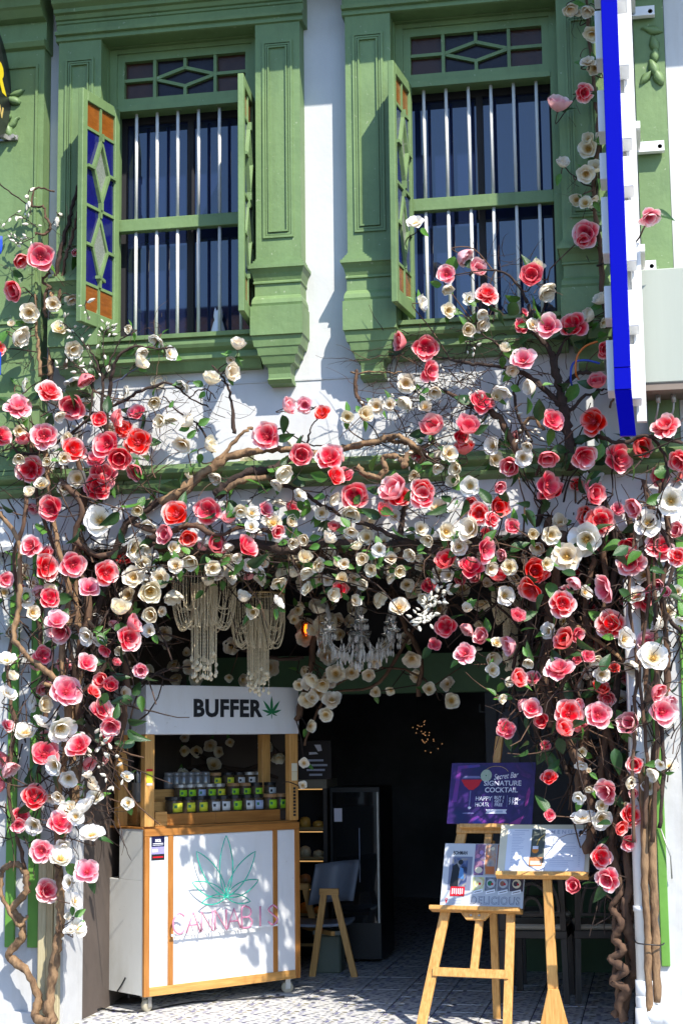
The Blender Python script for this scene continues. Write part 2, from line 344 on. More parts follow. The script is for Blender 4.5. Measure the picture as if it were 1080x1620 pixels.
# ---------------------------------------------------------------- the house across the street (seen mirrored in the upper panes)
opp = empty('opposite_house', (0, -16, -.16), 0, 'cream house across the street with a clay tiled roof, mirrored in the upper windows', 'house')
m = MB((0, -16, -.16)); m.box(-16, -3, -23, -15.6, -.16, 7.6); m.build('wall', mat('cream_wall', (.5, .47, .40), .8, .2, 1), opp)
m = MB((0, -16, -.16))
for i in range(44):
    x = -16.3+i*.31; m.tube([(x, -14.9, 7.6), (x, -19.3, 9.55)], .13, 6)
m.box(-16.4, -2.7, -19.5, -19.1, 9.45, 9.75); m.add([(-16.4, -14.9, 7.55), (-2.7, -14.9, 7.55), (-2.7, -19.3, 9.5), (-16.4, -19.3, 9.5), (-16.4, -14.9, 7.45), (-2.7, -14.9, 7.45), (-2.7, -19.3, 9.4), (-16.4, -19.3, 9.4)], [(0, 1, 2, 3), (7, 6, 5, 4), (0, 4, 5, 1), (2, 6, 7, 3)])
m.build('roof', mat('clay_tile', (.16, .085, .055), .85, .5, 4), opp)

# ================================================================ SHOPHOUSE
house = empty('shophouse', (0, 0, 0), 0, 'white two storey shophouse with pale green window frames, pilasters and mouldings', 'shophouse')
XL, XR = -9., 9.
WIN = [(-1.41, -.435), (.405, 1.395)]; Z0, Z1 = 4.05, 5.985
m = MB()
m.box(XL, XR, 0, .30, 3.13, Z0); m.box(XL, XR, 0, .30, Z1, 8.0)
m.box(XL, WIN[0][0], 0, .30, Z0, Z1); m.box(WIN[0][1], WIN[1][0], 0, .30, Z0, Z1); m.box(WIN[1][1], XR, 0, .30, Z0, Z1)
m.build('wall', white, house)
m = MB(); m.box(XL, -1.633, .0, .34, -.004, 2.83); m.box(1.715, XR, .0, .34, -.004, 2.83); m.build('pillar', white2, house)
m = MB(); m.box(XL, XR, -.05, .31, 2.83, 3.128); m.hmould(XL, XR, [(2.80, .07), (2.83, .08), (2.86, .055)], -.02); m.build('beam', white, house)
m = MB(); m.hmould(XL, XR, [(3.128, .055), (3.15, .11), (3.17, .12), (3.18, .09), (3.20, .09), (3.23, .15), (3.25, .155), (3.262, .12), (3.285, .12), (3.29, .0)]); m.build('string_course', green, house)
m = MB(); m.box(-1.9, .62, -.006, .05, 3.778, 3.79); m.build('plaster_joint', white2, house)
m = MB(); m.box(XL, XR, -.60, .0, 6.36, 6.52); m.build('eave', white2, house)
# dark room behind the upper windows
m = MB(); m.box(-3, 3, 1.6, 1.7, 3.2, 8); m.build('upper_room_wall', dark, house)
# five foot way
m = MB()
m.box(-1.80, -1.633, .34, 2.75, -.004, 2.83); m.build('side_wall', darkwall, house)
m = MB(); m.box(1.78, 1.95, .34, 2.75, -.004, 2.83); m.build('side_wall', darkwall, house)
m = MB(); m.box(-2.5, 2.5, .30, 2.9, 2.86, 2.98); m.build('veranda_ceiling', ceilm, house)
m = MB(); m.box(-2.2, 2.2, 2.62, 2.85, 2.0, 2.285); m.build('door_head', green_dark, house)
m = MB(); m.box(-2.2, 2.2, 2.75, 2.85, 2.285, 2.86); m.build('inner_wall', dark, house)
m = MB(); m.box(-2.2, -.86, 2.75, 2.9, -.004, 2.0); m.build('inner_wall', darkwall, house)
m = MB(); m.box(.60, .68, 2.72, 2.86, .0, 2.0); m.box(.68, 2.2, 2.77, 2.86, .62, 2.0); m.build('side_panel', mat('slate_panel', (.05, .062, .085), .6, .3, 3), house)
m = MB(); m.box(.68, 2.2, 2.75, 2.87, .0, .62); m.build('dado', green_dark, house)
m = MB(); m.box(-4, 4, 8.6, 8.7, -.1, 3.3); m.box(-4.1, -4, 2.9, 8.6, -.1, 3.3); m.box(4, 4.1, 2.9, 8.6, -.1, 3.3); m.box(-4, 4, 2.9, 8.6, 2.98, 3.1); m.box(-9, -2.2, 2.75, 2.9, -.1, 3.1); m.box(2.2, 9, 2.75, 2.9, -.1, 3.1); m.build('room_wall', mat('room_wall_paint', (.24, .24, .26), .8, .5, 1.2), house)
# poster on the panel
pp = MB(); a = P(768, 1106, 2.755); b = P(812, 1300, 2.755); pp.box(a[0], b[0]+.05, 2.752, 2.767, b[2], a[2]); po = pp.build('wall_poster', mat('blue_grey_poster', (.085, .10, .15), .6, .2, 6), house)
text('lettering', 'LAGHU', .085, (float(a[0])+.10, 2.750, float(P(785, 1121, 2.75)[2])), inkblack, po, (R(90), 0, 0), .002, xs=1.1)
m = MB(); c = P(775, 1146, 2.75); m.box(c[0]-.02, c[0]+.03, 2.747, 2.7505, c[2]-.03, c[2]+.02); m.build('print', inkblack, po)

# pilasters of the windows
def frame_rect(m, x0, x1, z0, z1, w, y0, y1):
    m.box(x0, x0+w, y0, y1, z0, z1); m.box(x1-w, x1, y0, y1, z0, z1); m.box(x0+w, x1-w, y0, y1, z0, z0+w); m.box(x0+w, x1-w, y0, y1, z1-w, z1)
CAP = [(3.745, .072, .075), (3.765, .072, .10), (3.775, .066, .095), (3.80, .066, .095), (3.835, .068, .105), (3.852, .075, .115), (3.857, .095, .12), (3.90, .105, .135), (3.905, .118, .14), (3.95, .125, .15), (3.955, .14, .155), (4.015, .152, .165), (4.02, .158, .18), (4.195, .158, .18), (4.20, .15, .16), (4.215, .153, .165), (4.24, .15, .158), (4.262, .142, .14), (4.268, .139, .13), (4.338, .139, .13), (4.342, .146, .142), (4.352, .146, .142), (4.358, .143, .135), (4.40, .154, .152), (4.422, .163, .168), (4.428, .170, .178), (4.447, .170, .178), (4.452, .158, .155), (4.466, .158, .155), (4.47, .150, .135), (4.485, .150, .135), (4.488, .142, .115), (4.502, .142, .115), (4.505, .138, .10)]
CAP = [(z, h, p+.03) for z, h, p in CAP]
for cx in (-1.546, -.289, .267, 1.533):
    p = MB(); h = .138
    p.box(cx-h, cx+h, -.13, 0, 4.505, 5.985); pil = p.build('pilaster', green, house)
    f = MB(); frame_rect(f, cx-.093, cx+.093, 4.63, 5.87, .014, -.142, -.129); frame_rect(f, cx-.076, cx+.076, 4.648, 5.852, .010, -.137, -.129); frame_rect(f, cx-.060, cx+.060, 4.665, 5.835, .009, -.145, -.129); f.build('panel_moulding', green, pil)
    MB().stack(cx, CAP).build('capital', green, pil)
for x0, x1 in ((-1.70, -.128), (.112, 1.69)):
    m = MB(); m.hmould(x0, x1, [(5.985, .13), (5.99, .145), (6.005, .145), (6.008, .14), (6.02, .14), (6.024, .165), (6.045, .168), (6.05, .13), (6.10, .13), (6.105, .14), (6.12, .14), (6.125, .155), (6.15, .165), (6.155, .19), (6.18, .19), (6.20, .23), (6.25, .25), (6.27, .25), (6.275, .18), (6.6, .18)]); m.build('entablature', green, house)
    m = MB(); a0, a1 = x0+.29, x1-.29
    m.hmould(a0-.003, a1+.003, [(3.86, .0), (3.862, .055), (3.915, .075), (3.925, .10), (3.945, .10), (3.948, .085), (3.965, .085), (3.99, .12), (4.01, .13), (4.03, .13), (4.033, .115), (4.045, .115), (4.05, .145), (4.075, .148), (4.078, .0)]); m.box(a0, a1, 0, .20, 4.02, 4.085); m.build('sill', green, house)
# party pilasters
def party(cx, h, pr, zc):
    p = MB(); p.box(cx-h, cx+h, -pr, 0, zc, 6.0)
    o = p.build('party_pilaster', green, house)
    q = MB(); q.hmould(cx-h-.01, cx+h+.012, [(5.96, pr), (5.97, pr+.03), (6.0, pr+.045), (6.012, pr+.045), (6.016, pr), (6.14, pr), (6.15, pr+.06), (6.19, pr+.10), (6.2, pr+.12), (6.5, pr+.12)]); q.build('capital', green, o)
    return o
pl = party(-2.05, .268, .12, 3.29); pr_ = party(1.929, .088, .05, 3.29)
f = MB(); frame_rect(f, -2.25, -1.818, 4.2, 5.86, .016, -.134, -.119); f.build('panel_moulding', green, pl)
q = MB(); q.hmould(-2.32, -1.775, [(3.66, .12), (3.68, .14), (3.72, .15), (3.73, .17), (3.76, .17), (3.765, .12)]); q.build('moulding', green, pl)
m = MB(); m.box(2.02, 9, -.03, 0, 3.29, 6.6); m.build('neighbour_wall', white, house)
def stucco_leaf(cx, cz, y, s, ang, parent):
    m = MB(); V = []; F = []; n = 9
    for i in range(n):
        t = i/(n-1); w = math.sin(math.pi*t**.8)*.45*s
        for k in range(5):
            a = -1+k*.5; lx, lz = a*w, (t-.5)*2*s+.12*s*math.sin(6*t); d = (.022*(1-a*a)+.004)*(1 if 0 < t < 1 else .3)
            V.append((cx+lx*math.cos(ang)-lz*math.sin(ang), y-d, cz+lx*math.sin(ang)+lz*math.cos(ang)))
    for i in range(n-1):
        for k in range(4): F.append((i*5+k, i*5+k+1, i*5+k+6, i*5+k+5))
    m.add(V, F); o = m.build('stucco_leaf', green, parent, True)
    md = o.modifiers.new('s', 'SOLIDIFY'); md.thickness = .012; return o
for px, py, s, a in ((1030, 48, .07, 1.3), (1034, 70, .045, .2), (1035, 88, .04, -.1), (1033, 108, .05, .3), (1022, 122, .06, -.75), (1040, 122, .05, .4)):
    c = P(px, py, -.05); stucco_leaf(c[0], c[2], -.048, s, a, pr_)
for px, py, s, a in ((27, 148, .06, 1.9), (22, 160, .045, 1.2), (22, 195, .06, -.8), (12, 205, .06, .4), (5, 180, .06, 1.)):
    c = P(px, py, -.12); stucco_leaf(c[0], c[2], -.118, s, a, pl)
m = MB()
# lower pillar strips
for (x0, x1, z0, z1) in ((-1.99, -1.93, .465, 2.83), (-1.85, -1.782, .465, 2.83), (-2.2, -2.12, .465, 2.83), (1.80, 1.848, .40, 2.8), (1.965, 2.05, .55, 2.8)):
    m = MB(); m.box(x0, x1, -.022, 0, z0, z1); m.build('green_strip', green_bright, house, bevel=.004)
m = MB(); m.box(1.70, 9, -.035, 0, -.004, .175); m.box(-9, -1.66, -.03, 0, -.004, .10); m.build('plinth', white2, house, bevel=.006)

# ---------------------------------------------------------------- windows with transoms, bars, rails
def window(x0, x1, nb, ornament=False):
    fx0, fx1 = x0+.052, x1-.052
    m = MB(); m.box(x0, fx0, .03, .14, Z0+.03, Z1); m.box(fx1, x1, .03, .14, Z0+.03, Z1)
    m.box(fx0, fx1, .03, .14, 5.95, Z1); m.box(fx0, fx1, .02, .14, 5.565, 5.60)       # head, lower transom rail
    m.box(fx0, fx0+.045, .045, .13, 5.60, 5.95); m.box(fx1-.045, fx1, .045, .13, 5.60, 5.95); m.box(fx0+.045, fx1-.045, .045, .13, 5.60, 5.655); m.box(fx0+.045, fx1-.045, .045, .13, 5.90, 5.95)
    m.box(x0, x0+.006, -.002, .0295, Z0+.04, Z1-.001); m.box(x1-.006, x1, -.002, .0295, Z0+.04, Z1-.001); m.box(x0+.006, x1-.006, -.002, .0295, Z1-.007, Z1-.001)
    w = m.build('window', green, house)
    a0, a1, b0, b1 = fx0+.045, fx1-.045, 5.655, 5.90; q = (a1-a0)/4; zc = (b0+b1)/2; xc = (a0+a1)/2
    cnt = [0]
    def mun(pts, nm='muntin'):
        cnt[0] += 1; yy = .068+.0011*cnt[0]
        k = MB(); k.bar(np.array((pts[0][0], yy, pts[0][1])), np.array((pts[1][0], yy, pts[1][1])), .02, .04, (pts[1][1]-pts[0][1], 0, -(pts[1][0]-pts[0][0]))); k.build(nm, green, w)
    for s in (((a0+q, b0), (a0+q, b1)), ((a1-q, b0), (a1-q, b1)), ((a0, zc), (a0+q, zc)), ((a1-q, zc), (a1, zc)), ((xc, zc+.06), (xc, b1)), ((xc, b0), (xc, zc-.06)),
              ((a0+q, zc), (xc, zc+.06)), ((xc, zc+.06), (a1-q, zc)), ((a1-q, zc), (xc, zc-.06)), ((xc, zc-.06), (a0+q, zc))): mun(s)
    for (c0, c1, e0, e1, mt) in ((a0, a0+q, b0, zc, amber_dk), (a0, a0+q, zc, b1, amber_dk), (a1-q, a1, b0, zc, amber_dk), (a1-q, a1, zc, b1, amber_dk), (a0+q, xc, b0, b1, violet_dk), (xc, a1-q, b0, b1, violet_dk)):
        k = MB(); k.box(c0, c1, .085, .091, e0, e1); k.build('pane', mt, w)
    k = MB(); k.box(fx0, fx1, .055, .115, 4.797, 4.874); k.build('rail', green, w, bevel=.003)
    step = (fx1-fx0)/(nb+.5)
    for i in range(nb):
        x = fx0+step*(i+.85); k = MB(); k.tube([(x, .085, 4.08), (x, .085, 4.797)], .0105, 8); k.tube([(x, .085, 4.874), (x, .085, 5.57)], .0105, 8); k.build('bar', barwhite, w, True)
    k = MB(); k.box(x0, x1, .21, .216, 4.05, 5.62); k.build('glass', pane_m, w)
    k = MB(); 
    for i in range(3):
        x = fx0+(fx1-fx0)*i/2; k.box(x-.02, x+.02, .19, .212, 4.05, 5.6)
    k.box(fx0, fx1, .188, .212, 5.54, 5.6); k.box(fx0, fx1, .188, .212, 4.06, 4.09); k.build('mullion', dark, w)
    return w
window(*WIN[0], 6); window(*WIN[1], 6)
# ---------------------------------------------------------------- stained glass shutters
def shutter(hx, hy, dx, dy, label):
    u = np.array((dx, dy, 0.)); Wd = .405; u /= np.linalg.norm(u); n = np.array((-u[1], u[0], 0)); A = np.array((hx, hy, 4.125)); v = np.array((0, 0, 1.)); H = 1.45; st = .052
    rel = np.array((0, 0, 0))
    m = MB()
    def q(b, x0, x1, z0, z1, t0=-.018, t1=.018): b.slab([(x0, z0), (x1, z0), (x1, z1), (x0, z1)], A, u, v, n, t0, t1)
    q(m, 0, st, 0, H); q(m, Wd-st, Wd, 0, H); q(m, st, Wd-st, 0, .085); q(m, st, Wd-st, H-.065, H)
    o = m.build('shutter', green, house, bevel=.003); o['label'] = label
    x0, x1, z0, z1 = st, Wd-st, .085, H-.065; xc = (x0+x1)/2; ah = .165
    lines = [((x0, z0+ah), (x1, z0+ah)), ((x0, z1-ah), (x1, z1-ah)), ((xc, z0), (xc, z0+ah)), ((xc, z1-ah), (xc, z1))]
    c0, c1 = z0+ah, z1-ah; zm = (c0+c1)/2; lines.append(((x0, zm), (x1, zm)))
    dias = []
    for a, b in ((c0, zm), (zm, c1)):
        mid = (a+b)/2; hw = (x1-x0)*.27; hh = (b-a)*.40; dias.append((mid, hw, hh))
        lines += [((xc-hw, mid), (xc, mid+hh)), ((xc, mid+hh), (xc+hw, mid)), ((xc+hw, mid), (xc, mid-hh)), ((xc, mid-hh), (xc-hw, mid)), ((x0, mid), (xc-hw, mid)), ((xc+hw, mid), (x1, mid)), ((xc, a), (xc, mid-hh)), ((xc, mid+hh), (xc, b))]
    for li, (a, b) in enumerate(lines):
        p, r = A+u*a[0]+v*a[1]+n*.0005*(li-8), A+u*b[0]+v*b[1]+n*.0005*(li-8); t = r-p
        k = MB(); k.bar(p, r, .018, .027+.0013*li, np.cross(t, n)); k.build('muntin', green, o)
    for (a0, a1, b0, b1) in ((x0, xc, z0, z0+ah), (xc, x1, z0, z0+ah), (x0, xc, z1-ah, z1), (xc, x1, z1-ah, z1)):
        k = MB(); q(k, a0, a1, b0, b1, -.003, .003); k.build('pane', amber, o)
    for sgn in (0, 1):
        for (a, b), (mid, hw, hh) in zip(((c0, zm), (zm, c1)), dias):
            xs = x0 if not sgn else x1; xd = xc-hw if not sgn else xc+hw
            for poly in ([(xs, a), (xc, a), (xc, mid-hh), (xd, mid), (xs, mid)], [(xs, mid), (xd, mid), (xc, mid+hh), (xc, b), (xs, b)]):
                k = MB(); k.slab(poly, A, u, v, n, -.003, .003); k.build('pane', blueglass, o)
    for mid, hw, hh in dias:
        k = MB(); k.slab([(xc-hw, mid), (xc, mid-hh), (xc+hw, mid), (xc, mid+hh)], A, u, v, n, -.003, .003); k.build('pane', clearglass, o)
shutter(-1.347, .02, -.105, -.39, 'shutter swung open to the left of the left window, face to the street')
shutter(-.487, .02, .030, -.40, 'shutter opened square to the wall at the right of the left window')
shutter(.492, .02, -.050, -.40, 'shutter opened beside the right window')

tp = empty('timber_post', (-1.70, -.06, 0), 0, 'pale weathered timber boards fixed to the corner of the left pillar', 'post')
for x0, x1, z1, c in ((-1.765, -1.712, 1.05, 0), (-1.709, -1.672, .98, 1), (-1.669, -1.636, 1.12, 0)):
    m = MB(tp.location); m.box(x0, x1, -.075-.012*c, -.034, .002, z1); m.build('board', woodmat('weathered_board_%s' % ('pale', 'tan')[c], ((.50, .44, .27), (.44, .35, .19))[c], ((.36, .30, .17), (.28, .21, .11))[c], 12, (6, 6, .6), .8) if 'weathered_board_%s' % ('pale', 'tan')[c] not in MATS else MATS['weathered_board_pale'], tp, bevel=.004)

# ================================================================ SIGNS AND FITTINGS ON THE FACADE
# blade sign at the right: blue edge towards the street, letter blocks on both faces
Yf, Yb = -.74, -.43
a = P(950, 0, Yf); b = P(975, 0, Yf); lo = P(987, 640, Yf)
sx0, sx1 = 1.668, 1.757; zb = float(lo[2])-.02; zt = 6.75
sg = empty('blade_sign', (float((sx0+sx1)/2), Yb, zb), 0, 'tall blue edged blade sign with white letter blocks standing out from the upper wall', 'sign')
def SB(): return MB(sg.location)
m = SB(); m.box(sx0+.012, sx1-.012, Yf+.02, Yb, zb+.22, zt); m.build('cabinet', white_sign, sg)
m = SB(); m.box(sx0, sx1, Yf-.012, Yf+.02, zb+.22, zt); m.build('edge_panel', blue_sign, sg, bevel=.003)
m = SB(); m.box(sx0, sx1, Yf-.012, Yf+.02, zb+.10, zb+.217); m.build('edge_panel', blue_sign, sg, bevel=.003)
m = SB(); m.add([(sx0, Yf-.012, zb+.097), (sx1, Yf-.012, zb+.097), (sx1, Yf+.02, zb+.097), (sx0, Yf+.02, zb+.097), (sx0+.02, Yf+.10, zb-.13), (sx1+.015, Yf+.10, zb-.13), (sx1+.015, Yf+.13, zb-.13), (sx0+.02, Yf+.13, zb-.13)], [(0, 1, 2, 3), (4, 7, 6, 5), (0, 4, 5, 1), (1, 5, 6, 2), (2, 6, 7, 3), (3, 7, 4, 0)]); m.build('edge_tip', blue_sign, sg)
z = zb+.06; k = 0
while z < zt-.2:
    h = (.30, .20, .34, .17, .26)[k % 5]
    m = SB(); m.box(sx1-.012, sx1+.052, Yf+.06, Yb-.05, z, z+h); m.build('letter_block', white_sign, sg, bevel=.004)
    m = SB(); m.box(sx0-.038, sx0+.012, Yf+.06, Yb-.05, z+.05, z+h+.03); m.build('letter_block', white_sign, sg, bevel=.004)
    z += h+(.10, .16, .08)[k % 3]; k += 1
m = SB(); m.box(sx1+.022, sx1+.075, Yb-.035, Yb+.02, zb-.02, zt); m.build('back_rail', white_sign, sg)
m = SB(); m.box(sx0-.005, sx1+.020, Yb+.001, Yb+.02, zb+.1, zt); m.build('back_rail', white_sign, sg)
for px, py in ((1010, 22), (1025, 235), (1012, 424)):
    c = P(px, py, -.05); m = SB(); m.box(sx1+.06, c[0]+.09, -.075, -.068, c[2]-.035, c[2]+.035); m.box(sx1+.06, c[0]+.09, -.12, -.075, c[2]-.042, c[2]-.034); m.box(sx1+.055, sx1+.10, -.45, -.069, c[2]-.02, c[2]+.02); m.box(sx0+.01, sx0+.04, -.45, -.04, c[2]+.03, c[2]+.06)
    bk = m.build('wall_bracket', white_sign, sg)
    m = SB(); m.lathe([(.014, 0), (.014, -.02), (.008, -.022), (.007, -.04)], (c[0]+.065, -.075, c[2]), 8, axis='y'); m.build('bolt', rust, bk)
# grey service box
bx = empty('service_box', (1.95, -.17, 3.60), 0, 'large grey metal box fixed high on the wall at the far right edge', 'utility box')
m = MB(bx.location); m.box(1.808, 2.62, -.34, -.005, 3.585, 4.235); m.build('casing', greybox, bx, bevel=.006)
m = MB(bx.location); m.box(1.815, 2.6, -.33, -.02, 3.545, 3.584); m.build('base_plate', mat('brown_plate', (.20, .16, .13), .7), bx)
m = MB(bx.location); m.box(1.80, 2.0, -.20, -.03, 4.238, 4.26); m.build('top_rail', metal, bx)
for i in range(4):
    x = 1.90+i*.085; m = MB(bx.location); m.tube([(x, -.2, 3.545), (x, -.2, 3.50)], .014, 8); m.build('gland', metal, bx, True)
    m = MB(bx.location); m.tube(crom([(x, -.2, 3.50), (x-.01, -.19, 3.44), (x-.04-.02*i, -.13, 3.36), (x-.1, -.10, 3.28)], 4), .006, 6); m.build('cable', metal, bx, True)
# round black sign at the left edge
dc = P(-27, 118, -.50); ds = empty('round_sign', tuple(map(float, dc)), 0, 'round black hanging sign with yellow capital letter at the upper left edge', 'sign')
m = MB(); m.lathe([(.385, -.03), (.40, -.024), (.40, .024), (.385, .03)], (0, 0, 0), 48, axis='x'); m.build('disc', signblack, ds)
m = MB(); m.lathe([(.402, -.014), (.408, -.014), (.408, .014), (.402, .014)], (0, 0, 0), 48, axis='x'); m.build('rim', metal, ds)
text('lettering', 'R', .235, (.0315, .185, .06), goldm, ds, (R(90), 0, R(90)), .012, xs=1.25)
text('lettering', 'N', .10, (.0315, .205, -.155), tanletter, ds, (R(90), 0, R(90)), .003, shear=.3)
m = MB(ds.location); c = P(18, 220, -.12); m.bar((dc[0], dc[1]+.30, c[2]), (dc[0]+.02, -.12, c[2]), .03, .03); m.bar((dc[0]-.05, -.135, c[2]), (c[0]+.05, -.135, c[2]), .03, .02, (0, 0, 1)); m.tube([(c[0]+.03, -.12, c[2]), (c[0]+.03, -.17, c[2])], .014, 8); m.build('bracket', metal, ds)
bs = P(2, 387, -.45); q = empty('banner', tuple(map(float, bs)), 0, 'corner of a bright blue fabric banner at the left edge', 'banner')
m = MB(); V = []; F = []
for i in range(7):
    for j in range(5): V.append((-.36+.06*i+.003*j, .012*math.sin(2.1*i+j), -.055+.027*j+.006*math.sin(i*1.7)))
for i in range(6):
    for j in range(4): F.append((i*5+j, i*5+j+1, i*5+j+6, i*5+j+5))
m.add(V, F); o = m.build('fabric', mat('blue_banner', (.01, .07, .62), .6, .2, 9), q, True); md = o.modifiers.new('s', 'SOLIDIFY'); md.thickness = .004
m = MB(); m.tube([(-.3, .02, -.02), (-.3, .45, .05)], .008, 6); m.build('pole', metal, q)
bs = P(-6, 575, -.40); q = empty('banner', tuple(map(float, bs)), 0, 'lower blue banner corner among the leaves at the left edge', 'banner')
m = MB(); m.box(-.3, .03, 0, .006, -.07, .07); m.build('fabric', MATS['blue_banner'], q); m = MB(); m.tube([(-.2, .01, .05), (-.2, .40, .1)], .008, 6); m.build('pole', metal, q)
# drain pipe at the right pillar
A0 = P(1017, 1300, -.09); dp = empty('drain_pipe', (float(A0[0]), -.09, 0), 0, 'white plastic drain pipe with elbow running down beside the right pillar', 'pipe')
xx = float(A0[0])-.01
m = MB(dp.location); m.tube([(xx-.01, -.07, 2.75), (xx-.01, -.07, .27)], .048, 16); m.build('pipe', pvc, dp, True)
m = MB(dp.location); m.lathe([(.048, 0), (.056, 0), (.056, .10), (.048, .10)], (xx-.01, -.07, .235), 16); m.build('collar', pvc, dp, True); m = MB(dp.location); m.lathe([(.048, 0), (.054, 0), (.054, .03), (.048, .03)], (xx-.01, -.07, .70), 16); m.build('collar', pvc, dp, True)
m = MB(dp.location); m.tube(crom([(xx-.01, -.07, .25), (xx-.005, -.075, .19), (xx+.04, -.09, .15), (xx+.10, -.11, .15), (xx+.14, -.13, .11), (xx+.15, -.14, .04), (xx+.15, -.14, -.01)], 5), .058, 16); m.build('elbow', pvc, dp, True)
m = MB(dp.location); m.tube([(xx-.01, -.07, .19), (xx-.01, -.07, -.01)], .062, 16); m.build('foot', pvc, dp, True)
# two rough poles tied beside the pipe
for nm, pts, r, lab in (('wooden_pole', [(1026, 1600, -.12), (1024, 1500, -.12), (1019, 1400, -.13), (1018, 1300, -.14), (1012, 1200, -.16)], .021, 'thinner rough wooden pole leaning against the white drain pipe'),
                        ('wooden_pole', [(1039, 1585, -.10), (1036, 1470, -.11), (1031, 1360, -.11), (1028, 1250, -.12)], .024, 'thicker rough wooden pole standing right of the drain pipe')):
    pts = [P(*q) for q in pts]; q = empty(nm, (float(pts[0][0]), float(pts[0][1]), 0), 0, lab, 'pole', 'rough poles beside the drain pipe')
    m = MB(q.location); cp = crom(pts, 7, .0022); m.tube(cp, [r*rnd.uniform(.88, 1.1) for _ in cp], 9); m.build('shaft', barkt, q, True)
c = P(1026, 1494, -.16); m = MB(q.location); m.tube(crom([c+np.array((-.08, .10, .01)), c+np.array((-.06, -.0, .005)), c+np.array((.0, -.012, 0)), c+np.array((.06, .01, -.005)), c+np.array((.08, .06, 0))], 4), .004, 6); m.build('tie', black, q, True)
c = P(1060, 1345, -.03); tag(MB().tube([P(1042, 1305, -.04), P(1060, 1355, -.05), P(1062, 1390, -.03)], .004, 6).build('wall_hook', metal, None, True), 'thin bent metal hook rod on the right pillar', 'hook')

# ================================================================ VENDING CART
FL = PZ(228, 1578, .1); CY = 51.26; CW, CD, CH, CT = 1.235, .61, 1.115, 2.012
cart = empty('vending_cart', (float(FL[0]), float(FL[1]), 0), R(CY), 'white food cart on casters with wood trim and a lettered canopy board', 'cart')
ex = np.array((math.cos(R(CY)), math.sin(R(CY)), 0)); ey = np.array((-ex[1], ex[0], 0)); FL0 = np.array((FL[0], FL[1], 0))
def CL(px, py, off=0.):          # measured pixel -> cart coordinates on the plane 'off' behind the front
    p = PP(px, py, FL0+ey*off, ey); return np.array((np.dot(p-FL0, ex), off, p[2]))
t = .036
m = MB(); m.box(.0, CW, .012, CD, .105, .80); m.box(0, CW, .012, .285, .80, CH-.002); m.build('body', side_lam, cart, bevel=.002)
for x0, x1 in ((t, .176), (.216, 1.014), (1.051, CW-t)):
    m = MB(); m.box(x0, x1, .004, .011, .105+.05, CH-.05); m.build('panel', laminate, cart)
for nm, b, mt in (('trim', (-.003, t, -.006, .016, .10, CH-.046), teak_z), ('trim', (CW-t, CW+.003, -.006, .016, .10, CH-.046), teak_z), ('trim', (-.003, CW+.003, -.006, .016, CH-.045, CH), teak_x),
                  ('trim', (t+.001, CW-t-.001, -.005, .016, .10, .155), pine_x), ('trim', (.176, .216, -.004, .016, .156, CH-.046), teak_z), ('trim', (1.014, 1.051, -.004, .016, .156, CH-.046), teak_z)):
    m = MB(); m.box(*b); m.build(nm, mt, cart, bevel=.002)
m = MB(); m.box(-.003, CW+.003, .017, .50, CH-.001, CH+.012); m.build('counter', teak_x, cart, bevel=.002)
PW = .072
for x in (0, CW-PW):
    for y in (0, .30):
        m = MB(); m.box(x, x+PW, y, y+.05, CH+.013, CT-.31); m.build('post', pine_z, cart, bevel=.003)
m = MB(); m.box(-.002, CW+.002, -.010, .012, CT-.31, CT); m.build('sign_board', laminate, cart, bevel=.003)
m = MB(); m.box(-.002, .010, .013, .36, CT-.31, CT); m.box(CW-.01, CW+.002, .013, .36, CT-.31, CT); m.box(.011, CW-.011, .35, .36, CT-.31, CT); m.box(.011, CW-.011, .013, .349, CT-.012, CT-.001); m.build('canopy', laminate, cart)
sb = [o for o in cart.children if o.name.startswith('sign_board')][0]
a = CL(303, 1121); b = CL(412, 1121); w_ = b[0]-a[0]
tx = text('lettering', 'BUFFER', .152, (float((a[0]+b[0])/2), -.0115, float(CL(358, 1121)[2])-.004), inkblack, sb, (R(90), 0, 0), .0062, fw=float(w_), spacing=1.07)
def hemp(m, c, s, lf, zoff=-.0118):
    for ang, ln in lf:
        n = 6; pl = []
        for i in range(n+1): q = i/n; pl.append((q*ln, math.sin(math.pi*q**.8)*.10*ln))
        for i in range(n-1, 0, -1): q = i/n; pl.append((q*ln, -math.sin(math.pi*q**.8)*.10*ln))
        ca, sa = math.cos(R(ang)), math.sin(R(ang))
        m.slab([(c[0]+s*(x*ca-y*sa), c[1]+s*(x*sa+y*ca)) for x, y in pl], (0, zoff, 0), (1, 0, 0), (0, 0, 1), (0, -1, 0), 0, .0008+.0001*abs(ang % 7))
m = MB(); c = CL(427, 1126); hemp(m, (c[0]+.005, c[2]-.01), .115, ((90, 1), (50, .95), (130, .95), (15, .75), (165, .75), (-20, .45), (200, .45), (-90, .35))); m.build('leaf_emblem', leafgreen_print, sb)
# shelves inside: stepped wooden racks
r1 = CH+.072
m = MB(); m.box(.19, .62, .10, .125, CH+.013, r1+.012); m.build('shelf_board', teak_x, cart, bevel=.002)
m = MB(); m.box(.622, CW-PW-.005, .10, .125, CH+.013, r1+.012); m.build('shelf_board', teak_x, cart, bevel=.002)
m = MB(); m.box(.10, .19, .03, .20, CH+.013, r1+.03); m.box(.13, CW-PW-.005, .126, .235, CH+.013, r1); m.build('shelf', pine_x, cart, bevel=.002)
r2 = r1+.085
m = MB(); m.box(.10, CW-PW-.005, .236, .345, CH+.013, r2); m.build('shelf', pine_x, cart, bevel=.002)
r3 = r2+.075
m = MB(); m.box(.10, CW-PW-.005, .346, .46, CH+.013, r3); m.build('shelf', pine_x, cart, bevel=.002)
